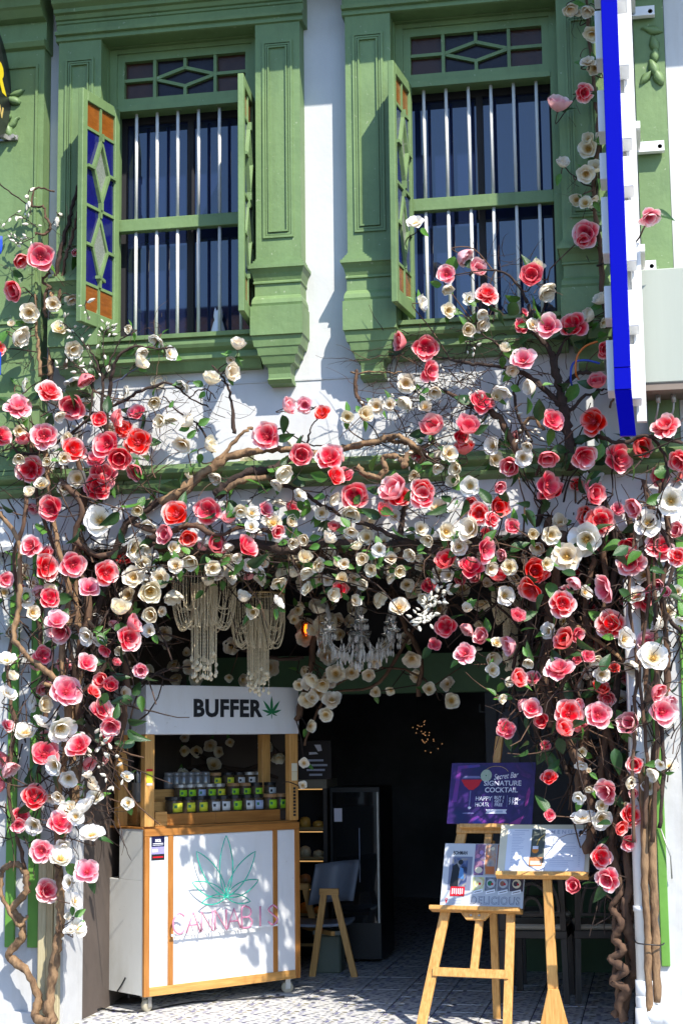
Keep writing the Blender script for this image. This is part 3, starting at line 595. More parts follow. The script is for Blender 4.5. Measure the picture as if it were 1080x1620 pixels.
# neon leaf and word, unlit tubes on clear acrylic
c0 = CL(358, 1418, -.045); c0 = np.array((c0[0], -.045, c0[2]))
tips = [((358, 1322), .085), ((311, 1347), .085), ((404, 1347), .085), ((304, 1396), .065), ((409, 1392), .065), ((319, 1429), .045), ((396, 1426), .045)]
for (tp, wd) in tips:
    tt = CL(*tp, -.045); d = tt-c0; L_ = np.linalg.norm(d); d /= L_; n = np.array((-d[2], 0, d[0])); pts = []
    for i in range(25):
        q = i/24*2; s_ = q if q <= 1 else 2-q; sg_ = 1 if q <= 1 else -1
        pts.append(c0+d*L_*s_+n*sg_*wd*.62*math.sin(math.pi*min(1, s_)**.9)**.8*(1 if 0 < s_ < 1 else 0))
    m = MB(); m.tube(pts, .0038, 6); m.build('neon_leaf', neon_g, cart, True)
m = MB()
for i in range(3):
    p = c0+np.array((.0, 0, -.01)); m.tube([p+np.array((.02*(i-1), .045, -.02*i)), p+np.array((.02*(i-1), .0, -.02*i))], .006, 6)
m.build('standoff', acryl, cart)
def glyph(ch):
    G_ = {'C': [[(.85, .85), (.5, 1), (.15, .8), (.05, .5), (.15, .2), (.5, 0), (.85, .15)]], 'A': [[(.0, 0), (.5, 1), (1., 0)], [(.2, .38), (.8, .38)]], 'N': [[(.08, 0), (.08, 1), (.92, 0), (.92, 1)]],
          'B': [[(.1, 0), (.1, 1), (.6, 1), (.8, .77), (.6, .53), (.1, .53)], [(.6, .53), (.88, .27), (.65, 0), (.1, 0)]], 'I': [[(.5, 0), (.5, 1)]], 'S': [[(.85, .82), (.5, 1), (.15, .78), (.5, .52), (.85, .25), (.5, 0), (.12, .18)]]}
    return G_[ch]
pa, pb = CL(284, 1457, -.05), CL(432, 1438, -.05)
for i, ch in enumerate('CANNABIS'):
    f = i/7; cxx = pa[0]+(pb[0]-pa[0])*f; czz = .528; w_ = .105; h_ = .125
    for st in glyph(ch):
        pts = [np.array((cxx+(x-.5)*w_, -.05, czz+(y-.5)*h_)) for x, y in st]
        if ch in 'CSB': pts = crom(pts, 4)
        m = MB(); m.tube(pts, .0062, 6); m.build('neon_letter', neon_p, cart, True)
m = MB(); m.box(pa[0]-.05, pb[0]+.05, -.036, -.033, czz-.075, czz-.062); 
for i in range(6): m.tube([(pa[0]+.13*i, -.035, czz-.07), (pa[0]+.13*i, .004, czz-.07)], .004, 6)
m.build('acrylic_rail', acryl, cart)
for i, (z0, z1, mt) in enumerate(((1.005, 1.073, mat('navy_sticker', (.012, .014, .06), .4)), (.960, 1.003, mat('lilac_sticker', (.30, .28, .60), .4)), (.922, .958, inkblack))):
    m = MB(); m.box(.052, .150, .0015, .004, z0, z1); st = m.build('sticker', mt, cart)
    if i == 0: text('lettering', 'sca', .034, (.10, .0010, 1.045), paper, st, (R(90), 0, 0), .001); m = MB(); m.box(.062, .14, .0003, .0014, 1.022, 1.026); m.box(.062, .14, .0003, .0014, 1.013, 1.016); m.build('print', paper, st)
    if i == 1: m = MB(); m.box(.058, .098, .0003, .0014, .972, .99); m.build('print', paper, st)
    if i == 2: m = MB(); m.box(.062, .14, .0003, .0014, .936, .945); m.build('print', redp, st)
for (x0, x1, z0, z1, mt) in ((.010, .055, 1.40, 1.47, lab_y), (.010, .055, 1.472, 1.486, redp), (.012, .052, 1.385, 1.398, paper)):
    m = MB(); m.box(x0, x1, -.003, -.0005, z0, z1); m.build('sticker', mt, cart)
for (x0, x1, z0, z1, mt) in ((CW-.058, CW-.012, 1.39, 1.45, mat('buff_card', (.68, .60, .40), .6)), (CW-.058, CW-.012, 1.452, 1.505, mat('buff_card_pale', (.72, .68, .52), .6))):
    m = MB(); m.box(x0, x1, -.004, -.0005, z0, z1); m.build('notice_card', mt, cart)
m = MB()
for i in range(9): m.box(CW-.045, CW-.025, -.003, -.0005, 1.155+i*.022, 1.17+i*.022)
m.build('print', inkblack, cart)
cp = MB(); cp.box(-.025, .025, -.03, .03, .085, .105); casters = []
for x, y, a in ((.06, .06, 1.9), (CW-.06, .06, 1.0), (.06, CD-.06, 2.3), (CW-.06, CD-.06, 1.2)):
    m = MB(); m.lathe([(.018, -.016), (.036, -.016), (.04, -.010), (.04, .010), (.036, .016), (.018, .016)], (0, 0, .04), 18, axis='x'); w_ = m.build('caster', mat('clear_wheel', (.42, .38, .28), .35, .2, 20) if 'clear_wheel' not in MATS else MATS['clear_wheel'], cart, True, loc=(x, y, 0)); w_.rotation_euler = (0, 0, a)
    m = MB(); m.box(-.026, .026, -.028, .028, .092, .104); m.box(-.024, -.020, -.02, .012, .03, .092); m.box(.020, .024, -.02, .012, .03, .092); m.build('fork', metal, w_)
m = MB(); m.tube(crom([(-.004, .20, .20), (-.02, .22, .155), (-.03, .25, .115)], 4), .005, 6); m.build('cord_end', black, cart)

# jars: each one a thing
ORD = ['first', 'second', 'third', 'fourth', 'fifth', 'sixth', 'seventh', 'eighth', 'ninth', 'tenth']
def jar(x, y, z, r, h, lid, lab, label, grp, lw=.80):
    p = FL0+ex*x+ey*y; j = empty('jar', (float(p[0]), float(p[1]), float(z)), R(CY), label, 'jar', grp)
    m = MB(); m.lathe([(r*.93, 0), (r, .006), (r, h*.72), (r*.88, h*.79), (r*.88, h*.82)], (0, 0, 0), 18); m.build('glass', jarglass, j, True)
    m = MB(); m.lathe([(r*.98, h*.80), (r*1.01, h*.81), (r*1.01, h*.985), (r*.96, h)], (0, 0, 0), 18); m.build('lid', lid, j)
    m = MB(); V = []; F = []
    a0 = -math.pi/2-.5*lw*2+.1; n = 8
    for i in range(n+1):
        a = a0+(lw*2)*i/n
        for zz in (h*.16, h*.66): V.append(((r+.0012)*math.cos(a), (r+.0012)*math.sin(a), zz))
    for i in range(n): F.append((2*i, 2*i+2, 2*i+3, 2*i+1))
    m.add(V, F); o = m.build('label', lab, j, True); md = o.modifiers.new('s', 'SOLIDIFY'); md.thickness = .0008
    if lab is not lab_w or True:
        m = MB(); V = []; F = []
        for i in range(4):
            a = a0+(lw*2)*(.10+.07*i)
            for zz in (h*.38, h*.54): V.append(((r+.0024)*math.cos(a), (r+.0024)*math.sin(a), zz))
        for i in range(3): F.append((2*i, 2*i+2, 2*i+3, 2*i+1))
        m.add(V, F); m.build('print', inkblack if lab is lab_w else leafgreen_print, j)
NAMES = {id(lab_y): 'yellow', id(lab_g): 'lime green', id(lab_w): 'white', id(lab_b): 'pale blue'}
row1 = [(270, black, lab_y), (350, black, lab_y), (420, black, lab_y), (492, black, lab_w), (550, black, lab_w), (615, black, lab_g), (685, black, lab_w), (738, black, lab_b), (815, corkw, lab_g), (880, corkw, lab_g)]
for i, (cx, lid, lb) in enumerate(row1):
    x = CL(200+cx/3.6, 1275, .18)[0]
    jar(x, .18, r1+.001,   .049 if i != 0 else .056, .115, lid, lb, '%s jar from the left in the front row, %s lid and %s label' % (ORD[i], 'black' if lid is black else 'wooden', NAMES[id(lb)]), 'jars in the front row on the cart')
row2 = [(308, metal, lab_g), (360, metal, lab_g), (415, metal, lab_b), (472, metal, lab_g), (525, metal, lab_y), (605, corkw, lab_g), (672, corkw, lab_g), (738, black, lab_g), (815, black, lab_w)]
for i, (cx, lid, lb) in enumerate(row2):
    x = CL(200+cx/3.6, 1252, .29)[0]
    jar(x, .29, r2+.001, .044, .105, lid, lb, '%s jar from the left in the middle row, %s lid and %s label' % (ORD[i], {id(black): 'black', id(corkw): 'wooden', id(metal): 'silver'}[id(lid)], NAMES[id(lb)]), 'jars in the middle row on the cart')
row3 = [(505, corkw, lab_y), (578, black, lab_y), (640, black, lab_w), (700, metal, lab_w), (752, metal, lab_w)]
for i, (cx, lid, lb) in enumerate(row3):
    x = CL(200+cx/3.6, 1235, .40)[0]
    jar(x, .40, r3+.001, .042, .10, lid, lb, '%s jar from the left in the back row, %s lid and %s label' % (ORD[i], {id(black): 'black', id(corkw): 'wooden', id(metal): 'silver'}[id(lid)], NAMES[id(lb)]), 'jars in the back row on the cart')
for i, cx in enumerate((240, 285, 325, 365, 405, 450)):
    x = CL(200+cx/3.6, 1238, .40)[0]; p = FL0+ex*x+ey*.40; g = empty('glass_jar', (float(p[0]), float(p[1]), r3+.001), R(CY), '%s empty clear glass jar from the left behind the labelled jars' % ORD[i], 'jar', 'clear empty jars on the cart')
    m = MB(); m.lathe([(.030, 0), (.033, .01), (.033, .075), (.027, .085)], (0, 0, 0), 14); m.build('glass', dimglass, g, True)
    m = MB(); m.lathe([(.030, .085), (.031, .087), (.031, .105), (.026, .108)], (0, 0, 0), 14); m.build('lid', MATS['dim_clear_glass'], g, True)
# cup of straws at the left of the cart
p = FL0+ex*.13+ey*.26; sc_ = empty('straw_cup', (float(p[0]), float(p[1]), r2+.002), 0, 'clear cup of thin straws at the left of the cart counter', 'cup')
m = MB(); m.lathe([(.042, 0), (.045, .01), (.052, .12), (.055, .125)], (0, 0, 0), 16); m.build('cup', dimglass, sc_, True)
for i in range(16):
    a = rnd.uniform(0, 6.28); r_ = rnd.uniform(.0, .03); m = MB(); m.tube([(r_*.7*math.cos(a), r_*.7*math.sin(a), .01), (r_*1.6*math.cos(a), r_*1.6*math.sin(a), rnd.uniform(.17, .21))], .003, 5); m.build('straw', boardcream if i % 3 else greyprint, sc_)
p = P(206, 1278, 1.05); tr = empty('red_tray', (float(p[0]), float(p[1]), 0), 0, 'small red tray table beside the left end of the cart', 'tray')
zt_ = float(p[2]); m = MB(); m.box(-.10, .12, -.10, .10, zt_-.055, zt_-.04); m.box(-.10, .12, -.10, -.09, zt_-.04, zt_+.0); m.box(-.10, -.09, -.09, .10, zt_-.04, zt_); m.box(.11, .12, -.09, .10, zt_-.04, zt_); m.build('tray', redplast, tr, bevel=.002)
m = MB(); m.tube([(0, 0, 0), (0, 0, zt_-.056)], .015, 10); m.lathe([(.12, 0), (.12, .012), (.02, .03)], (0, 0, 0), 20); m.build('stand', chairdk, tr)
m = MB(); m.lathe([(.02, 0), (.035, .02), (.03, .045), (.01, .055)], (-.05, -.03, zt_-.038), 12); bw = tag(m.build('dish', paper, None, True, loc=(float(p[0]), float(p[1]), 0)), 'small white dish on the red tray', 'dish')
m = MB(); m.box(.0, .08, -.05, .04, zt_-.038, zt_-.005); tag(m.build('tool_case', black, None, loc=(float(p[0]), float(p[1]), 0), bevel=.006), 'flat black case lying on the red tray', 'case')

# cables on the floor
cb = empty('extension_cable', tuple(map(float, PZ(150, 1592, 0))), 0, 'tangled black extension cable with a yellow plug on the tiled floor', 'cable')
m = MB(cb.location); pts = []
for i in range(26):
    a = i*.9; pts.append(PZ(135+22*math.cos(a)*(1+.15*math.sin(3*a))-12+i*.9, 1591+5.5*math.sin(a)+1.5*math.sin(2.3*a), .012+.006*(i % 3)))
pts += [PZ(190, 1600, .01), PZ(230, 1599, .01), PZ(300, 1586, .01), PZ(380, 1581, .01), PZ(450, 1577, .01)]
m.tube(crom(pts, 4), .006, 6); m.build('cord', black, cb, True)
c = PZ(124, 1593, .028); m = MB(cb.location); m.box(c[0]-.03, c[0]+.035, c[1]-.03, c[1]+.03, .006, .048); m.build('plug', yellowp, cb, bevel=.006)

# ================================================================ EASEL WITH TWO POSTERS, MENU STAND
yw, ln = R(12), R(19)
u_ = np.array((math.cos(yw), -math.sin(yw), 0)); nh = np.array((-math.sin(yw), -math.cos(yw), 0)); v_ = math.cos(ln)*np.array((0, 0, 1.))-math.sin(ln)*nh; n_ = np.cross(u_, v_)
EA = P(750, 1438, .34)
def E2(px, py, off=0.):
    p = PP(px, py, EA+n_*off, n_); return p
es = empty('easel', (float(EA[0]), float(EA[1]), 0), 0, 'wooden tripod display easel holding two printed boards', 'easel')
def EB(): return MB(es.location)
def ground_to(pa, pb):     # extend line pa->pb down to the floor
    t = (0.002-pa[2])/(pb[2]-pa[2]); return pa+(pb-pa)*t
tpL, btL = E2(733, 1306), E2(667, 1618); btL = ground_to(tpL, btL)
tpR, btR = E2(812, 1306), E2(802, 1618); btR = ground_to(tpR, btR)
apx = E2(790, 1165)
m = EB(); m.bar(tpL+ (tpL-btL)*.10, btL, .058, .024, u_); m.build('leg', easelwood, es, bevel=.003)
m = EB(); m.bar(tpR+(tpR-btR)*.10, btR, .050, .024, u_); m.build('leg', easelwood, es, bevel=.003)
bk = PZ(786, 1613, .0); m = EB(); m.bar(E2(776, 1330, -.03), bk+np.array((0, 0, .002)), .045, .024, u_); m.build('leg', easelwood, es, bevel=.003)
m = EB(); m.bar(apx, E2(749, 1538, .0)+n_*.0, .046, .022, u_); m.build('mast', easelwood, es, bevel=.003)
m = EB(); m.bar(E2(684, 1537, .018), E2(804, 1542, .018), .05, .012, v_); m.build('crossbar', easelwood, es, bevel=.002)
m = EB(); m.bar(E2(722, 1311, .018), E2(820, 1311, .018), .055, .012, v_); m.build('crossbar', easelwood, es, bevel=.002)
m = EB(); m.bar(E2(681, 1437, .035), E2(824, 1441, .035), .026, .075, v_); m.build('ledge', easelwood, es, bevel=.003)
m = EB(); m.bar(E2(728, 1308, .035), E2(806, 1308, .035), .024, .06, v_); m.build('ledge', easelwood, es, bevel=.003)
a, b, c, d = E2(728, 1443, .02), E2(778, 1445, .02), E2(768, 1453, .02), E2(738, 1451, .02)
m = EB(); m.slab([(0, 0), (.19, 0), (.15, -.045), (.04, -.045)], a-u_*.0+n_*0, u_, v_, n_, -.012, .012); cl = m.build('clamp', easelwood, es, bevel=.002)
for k in (.07, .12): m = EB(); q = a+u_*k-v_*.02+n_*.013; m.tube([q, q+n_*.006], .006, 8); m.build('screw', metal, cl)
def board_frame(BL_, w, h, name, label, cat, back):
    M4 = Matrix(((u_[0], v_[0], n_[0], BL_[0]), (u_[1], v_[1], n_[1], BL_[1]), (u_[2], v_[2], n_[2], BL_[2]), (0, 0, 0, 1)))
    o = bpy.data.objects.new(name, None); COL.objects.link(o); o.matrix_world = M4; tag(o, label, cat)
    m = MB(); m.box(0, w, 0, h, -.006, 0); m.build('board', back, o, bevel=.001); return o
def artmat(name, cols, sc, dist=0., rough=.3):
    m = mat(name, cols[0], rough); nt = m.node_tree; N = nt.nodes.new; L = nt.links.new
    tc = N('ShaderNodeTexCoord'); n = N('ShaderNodeTexNoise'); n.inputs['Scale'].default_value = sc; n.inputs['Detail'].default_value = 4; n.inputs['Distortion'].default_value = dist; L(tc.outputs['Object'], n.inputs[0])
    cr = N('ShaderNodeValToRGB'); e = cr.color_ramp.elements; e[0].color = (*cols[0], 1); e[0].position = .32; e[1].color = (*cols[-1], 1); e[1].position = .72
    for i, c in enumerate(cols[1:-1]): k = e.new(.32+.4*(i+1)/(len(cols)-1)); k.color = (*c, 1)
    L(n.outputs[0], cr.inputs[0]); L(cr.outputs[0], nt.nodes['Principled BSDF'].inputs['Base Color']); return m
def flat(o, name, poly, z, mt):
    m = MB(); m.slab(poly, (0, 0, 0), (1, 0, 0), (0, 1, 0), (0, 0, 1), z-.0006, z); return m.build(name, mt, o)
def circ(cx, cy, r, n=24, a0=0, a1=360, ry=None): return [(cx+r*math.cos(R(a0+(a1-a0)*i/n)), cy+(ry or r)*math.sin(R(a0+(a1-a0)*i/n))) for i in range(n+(0 if a1-a0 == 360 else 1))]
BLp = E2(706, 1303, .03); BRp = E2(841, 1303, .03); TLp = E2(719, 1207, .03)
w_, h_ = float(np.dot(BRp-BLp, u_)), float(np.dot(TLp-BLp, v_))
po = board_frame(BLp, w_, h_, 'cocktail_poster', 'purple cocktail poster standing on the upper ledge of the easel', 'poster', artmat('purple_print', ((.010, .018, .09), (.028, .012, .085), (.045, .016, .13), (.035, .012, .09), (.22, .03, .26)), 5, .6))
flat(po, 'print', [(0.04*w_, .35*h_), (.10*w_, .35*h_), (.12*w_, .9*h_), (.34*w_, .93*h_), (.34*w_, .97*h_), (.08*w_, .95*h_)], .0010, artmat('violet_print', ((.05, .03, .28), (.16, .03, .22), (.04, .05, .30)), 9, 1.))
flat(po, 'print', [(.25*w_, .0), (.50*w_, 0.0), (.45*w_, .06*h_), (.36*w_, .13*h_), (.30*w_, .09*h_)], .0010, MATS['violet_print'])
flat(po, 'print', [(.90*w_, .28*h_), (.93*w_, .30*h_), (.96*w_, .52*h_), (.94*w_, .60*h_), (.915*w_, .50*h_)], .0010, mat('magenta_print', (.30, .04, .26), .4, .4, 30))
flat(po, 'print', [(.72*w_, 0), (.86*w_, 0), (.90*w_, .14*h_), (.80*w_, .06*h_)], .0010, MATS['magenta_print'])
gx, gy = .255*w_, .72*h_; gw = .125*w_
flat(po, 'print', [(gx-gw, gy), (gx+gw, gy), (gx+.09*w_, gy-.10*h_), (gx+.03*w_, gy-.17*h_), (gx-.02*w_, gy-.17*h_), (gx-.08*w_, gy-.10*h_)], .0016, redp)
flat(po, 'print', [(gx-gw*.9, gy+.02*h_), (gx+gw*.9, gy+.02*h_), (gx+gw*.7, gy+.06*h_), (gx-gw*.7, gy+.06*h_)], .0014, mat('glass_print', (.16, .16, .34), .4))
flat(po, 'print', [(gx-.008*w_, gy-.5*h_), (gx+.004*w_, gy-.5*h_), (gx+.004*w_, gy-.18*h_), (gx-.008*w_, gy-.18*h_)], .0014, MATS['glass_print'])
flat(po, 'print', circ(gx-.01*w_, gy-.55*h_, .07*w_, 20, ry=.012*h_), .0014, MATS['glass_print'])
flat(po, 'print', circ(gx, gy-.46*h_, .02*w_, 8, ry=.02*h_), .0018, lettergrey)
flat(po, 'print', circ(.425*w_, .785*h_, .066*w_, 28, ry=.10*h_), .0019, mat('lime_slice_print', (.42, .52, .40), .5, .2, 60))
flat(po, 'print', circ(.425*w_, .785*h_, .008*w_, 8), .0024, leafgreen_print)
m = MB(); m.tube([(.46*w_+.15*w_*math.cos(R(a)) + .08*w_, .80*h_+.14*h_*math.sin(R(a)), .0016) for a in range(20, 150, 8)], .0012, 4); m.build('print', tanletter, po)
def ptext(o, body, cx, cy, size, mt=lettergrey, bold=.0005, shear=0., xs=1., rz=0., nm='lettering', z=.0016, al='CENTER', fw=None):
    return text(nm, body, size, (cx, cy, z), mt, o, (0, 0, rz), bold, shear, xs, al, .0004, 1., fw)
ptext(po, 'Secret Bar', .655*w_, .775*h_, .050, shear=.35, rz=R(6), bold=.0002, fw=.29*w_)
ptext(po, 'SIGNATURE', .625*w_, .655*h_, .043, fw=.44*w_); ptext(po, 'COCKTAIL', .615*w_, .545*h_, .043, fw=.385*w_)
ptext(po, 'HAPPY', .415*w_, .405*h_, .036, fw=.19*w_); ptext(po, 'HOUR', .40*w_, .310*h_, .036, fw=.165*w_)
ptext(po, 'BUY 1', .60*w_, .425*h_, .025, fw=.11*w_); ptext(po, 'GET 1', .60*w_, .365*h_, .025, fw=.10*w_); ptext(po, 'FREE', .595*w_, .305*h_, .025, fw=.09*w_)
ptext(po, '5 P.M.-', .78*w_, .395*h_, .028, fw=.13*w_); ptext(po, '7 P.M.', .77*w_, .335*h_, .028, fw=.11*w_)
for x in (.515, .69): flat(po, 'print', [(x*w_, .27*h_), (x*w_+.003, .27*h_), (x*w_+.003, .46*h_), (x*w_, .46*h_)], .0014, MATS['glass_print'])
flat(po, 'print', [(.45*w_, .165*h_), (.70*w_, .165*h_), (.685*w_, .20*h_), (.70*w_, .235*h_), (.45*w_, .235*h_), (.465*w_, .20*h_)], .0014, lettergrey)
flat(po, 'print', [(.50*w_, .185*h_), (.65*w_, .185*h_), (.65*w_, .213*h_), (.50*w_, .213*h_)], .0022, greyprint)
# food poster
BLp = E2(695, 1434, .04); BRp = E2(826, 1438, .04); TLp = E2(706, 1334, .04)
w_, h_ = float(np.dot(BRp-BLp, u_)), float(np.dot(TLp-BLp, v_))
fp = board_frame(BLp, w_, h_, 'food_poster', 'pale grey food poster with dish pictures on the lower ledge of the easel', 'poster', mat('pale_grey_board', (.50, .53, .57), .4, .05, 5))
R_ = lambda x0, x1, y0, y1: [(x0*w_, y0*h_), (x1*w_, y0*h_), (x1*w_, y1*h_), (x0*w_, y1*h_)]
ptext(fp, 'BOHMAN', .20*w_, .845*h_, .032, inkblack, fw=.17*w_)
photo = artmat('photo_print', ((.02, .022, .05), (.06, .09, .22), (.30, .28, .24), (.55, .52, .36)), 16, .5)
flat(fp, 'print', R_(.075, .355, .26, .79), .0010, mat('slate_print', (.17, .19, .27), .5)); flat(fp, 'print', R_(.11, .30, .32, .76), .0016, photo)
flat(fp, 'print', [(.10*w_, .32*h_), (.20*w_, .30*h_), (.205*w_, .60*h_), (.17*w_, .68*h_), (.12*w_, .64*h_)], .0022, inkblack)
flat(fp, 'print', circ(.215*w_, .70*h_, .03*w_, 14), .0024, inkblack)
flat(fp, 'print', [(.20*w_, .45*h_), (.27*w_, .43*h_), (.25*w_, .60*h_), (.215*w_, .62*h_)], .0023, mat('blue_print', (.10, .25, .52), .5))
flat(fp, 'print', R_(.115, .29, .165, .315), .0030, redp); 
for i_ in range(6): flat(fp, 'print', R_(.135+.024*i_, .147+.024*i_, .195+.008*(i_ % 2), .285), .0036, paper)
flat(fp, 'print', circ(.075*w_, .115*h_, .016*w_, 14)+[], .0012, redp); flat(fp, 'print', [(.061*w_, .105*h_), (.089*w_, .105*h_), (.075*w_, .045*h_)], .0012, redp); flat(fp, 'print', circ(.075*w_, .115*h_, .007*w_, 10), .0018, paper)
for y in (.10, .06): flat(fp, 'print', R_(.15, .26, y-.008, y+.008), .0012, greyprint)
dish = [((.38, .50, .50, .99), artmat('dessert_print', ((.05, .03, .10), (.32, .16, .24), (.10, .08, .22), (.40, .26, .16)), 20, .4)), ((.51, .64, .50, .99), artmat('drink_print', ((.20, .22, .26), (.42, .36, .30), (.55, .20, .06), (.16, .16, .20)), 14, .4)), ((.65, .80, .50, .99), artmat('bar_print', ((.05, .06, .10), (.30, .12, .07), (.10, .12, .20)), 18, .4)),
        ((.38, .52, .26, .47), artmat('salad_print', ((.62, .62, .50), (.50, .55, .25), (.60, .30, .12)), 40)), ((.53, .67, .26, .47), artmat('soup_print', ((.08, .09, .13), (.25, .28, .30)), 40)), ((.68, .82, .26, .47), artmat('snack_print', ((.22, .23, .28), (.12, .12, .16)), 40)), ((.83, .99, .26, .47), artmat('noodle_print', ((.045, .035, .05), (.08, .06, .08)), 40))]
for i, (b, mt) in enumerate(dish):
    flat(fp, 'print', R_(*b), .0012, mt)
    cx, cy = (b[0]+b[1])/2*w_, (b[2]*.45+b[3]*.55)*h_
    if i >= 3:
        flat(fp, 'print', circ(cx, cy, .052*w_, 20), .0018, [boardcream, mat('plate_print', (.45, .48, .52), .4), MATS['plate_print'], boardcream][i-3])
        flat(fp, 'print', circ(cx-.01*w_, cy, .03*w_, 12), .0024, [MATS['salad_print'], leafgreen_print, mat('meat_print', (.30, .13, .08), .5), MATS['noodle_print']][i-3]); flat(fp, 'print', circ(cx+.018*w_, cy-.01*h_, .014*w_, 10), .0030, redp)
        flat(fp, 'print', [(cx-.055*w_, .20*h_), (cx+.06*w_, .235*h_), (cx+.055*w_, .29*h_), (cx-.05*w_, .255*h_)], .0034, paper); flat(fp, 'print', [(cx-.04*w_, .225*h_), (cx+.045*w_, .252*h_), (cx+.045*w_, .262*h_), (cx-.04*w_, .235*h_)], .0040, inkblack)
    elif i == 0: flat(fp, 'print', circ(cx, .58*h_, .045*w_, 16, ry=.05*h_), .0018, boardcream); flat(fp, 'print', circ(cx-.02*w_, .80*h_, .025*w_, 12), .0018, mat('pink_print', (.50, .22, .36), .5)); flat(fp, 'print', circ(cx+.02*w_, .86*h_, .025*w_, 12), .0020, mat('lilac_print', (.34, .24, .50), .5))
    elif i == 1: flat(fp, 'print', [(cx-.05*w_, .52*h_), (cx+.05*w_, .52*h_), (cx+.055*w_, .64*h_), (cx-.05*w_, .64*h_)], .0018, mat('orange_print', (.55, .16, .04), .5)); flat(fp, 'print', circ(cx+.02*w_, .92*h_, .022*w_, 12), .0018, boardcream)
def outline_text(o, body, x, y, s, mt, xs):
    for k, bb in ((0, .0022), (1, 0)): text('lettering', body, s, (x, y, .0012+.0006*k), mt if k == 0 else MATS['pale_grey_board'], o, (0, 0, 0), bb if k == 0 else -.0008, 0, xs, 'CENTER', .0004, 1.1, .60*w_)
outline_text(fp, 'DELICIOUS', .665*w_, .105*h_, .062, mat('slate_letter_print', (.16, .18, .24), .5), .96)
# menu stand in front, lectern style
yw2, ln2 = R(6), R(33)
MA = P(858, 1387, .10); u2 = np.array((math.cos(yw2), -math.sin(yw2), 0)); nh2 = np.array((-math.sin(yw2), -math.cos(yw2), 0)); v2 = math.cos(ln2)*np.array((0, 0, 1.))-math.sin(ln2)*nh2; n2 = np.cross(u2, v2)
ms_ = empty('menu_stand', (float(MA[0]), float(MA[1]), 0), 0, 'wooden menu stand with tilted board on a single flat post', 'menu stand')
def B2(px, py): return PP(px, py, MA, n2)
BLm, BRm, TLm = B2(785, 1381), B2(930, 1387), B2(798, 1304)
wm = float(np.dot(BRm-BLm, u2)); hm = float(np.dot(TLm-BLm, v2))
bo = bpy.data.objects.new('board', None)
def MBx(): return MB(ms_.location)
def onb(m, x0, x1, y0, y1, t0, t1): m.slab([(x0, y0), (x1, y0), (x1, y1), (x0, y1)], BLm, u2, v2, n2, t0, t1)
m = MBx(); onb(m, 0, wm, 0, hm, -.018, 0); m.build('board', boardcream, ms_, bevel=.003)
m = MBx(); onb(m, -.002, wm+.002, -.028, -.001, -.02, .028); m.build('lip', easelwood, ms_, bevel=.003)
pt_ = BLm+u2*(wm*.54)+v2*.02-n2*.03; ptb = np.array((pt_[0]+.02, pt_[1]+.02, .0))
m = MBx(); m.bar(pt_, ptb+np.array((0, 0, .02)), .050, .028, u2, w2=.062); m.build('post', easelwood, ms_, bevel=.003)
m = MBx(); m.slab([(-.10, 0), (.10, 0), (.085, .03), (.03, .25), (-.03, .25), (-.085, .03)], ptb+nh2*.02, u2, (0, 0, 1), nh2, 0, .018); m.build('foot', easelwood, ms_, bevel=.003)
m = MBx(); m.bar(ptb+np.array((0, .16, .012)), ptb+np.array((0, -.12, .012)), .05, .022, u2); m.build('foot', easelwood, ms_, bevel=.003)
M4 = Matrix(((u2[0], v2[0], n2[0], BLm[0]), (u2[1], v2[1], n2[1], BLm[1]), (u2[2], v2[2], n2[2], BLm[2]), (0, 0, 0, 1)))
mn = bpy.data.objects.new('menu', None); COL.objects.link(mn); mn.matrix_world = M4; tag(mn, 'open white menu of two pages lying on the tilted stand board', 'menu')
w_, h_ = wm, hm
m = MB(); m.box(.085*w_, .515*w_, .05*h_, .90*h_, .0008, .0035); pg1 = m.build('page', paper, mn); m = MB(); m.box(.52*w_, .95*w_, .05*h_, .90*h_, .0008, .0035); pg2 = m.build('page', paper, mn)
def fz(o, poly, z, mt): return flat(o, 'print', poly, z, mt)
fz(pg1, R_(.355, .505, .20, .89), .0046, mat('dark_green_print', (.085, .10, .085), .5)); fz(pg1, R_(.345, .49, .13, .32), .0052, mat('wood_print', (.56, .24, .09), .5, .4, 60))
fz(pg1, R_(.36, .48, .16, .24), .0058, mat('tile_print', (.55, .48, .38), .5)); fz(pg1, circ(.405*w_, .46*h_, .036*w_, 16, ry=.065*h_), .0052, mat('orange_drink_print', (.75, .25, .03), .4)); fz(pg1, R_(.375, .437, .48, .54), .0058, paper)
m = MB(); m.tube(crom([(.42*w_, .56*h_, .0054), (.44*w_, .68*h_, .0054), (.50*w_, .78*h_, .0054)], 4), .003, 4); m.build('print', tanletter, pg1)
for i in range(22): fz(pg1, R_(.14, .14+.14*rnd.uniform(.5, 1), .14+i*.032, .146+i*.032), .0042, greyprint)
for i in range(16): fz(pg2, R_(.57, .57+.30*rnd.uniform(.4, 1), .14+i*.036, .146+i*.036), .0042, greyprint); fz(pg2, R_(.88, .90, .14+i*.036, .146+i*.036), .0042, greyprint)
ptext(pg2, 'M E N U', .68*w_, .83*h_, .034, greyprint, z=.0046); fz(pg2, circ(.895*w_, .83*h_, .026*w_, 18), .0046, inkblack)
fz(pg1, R_(.16, .32, .855, .865), .0046, greyprint)

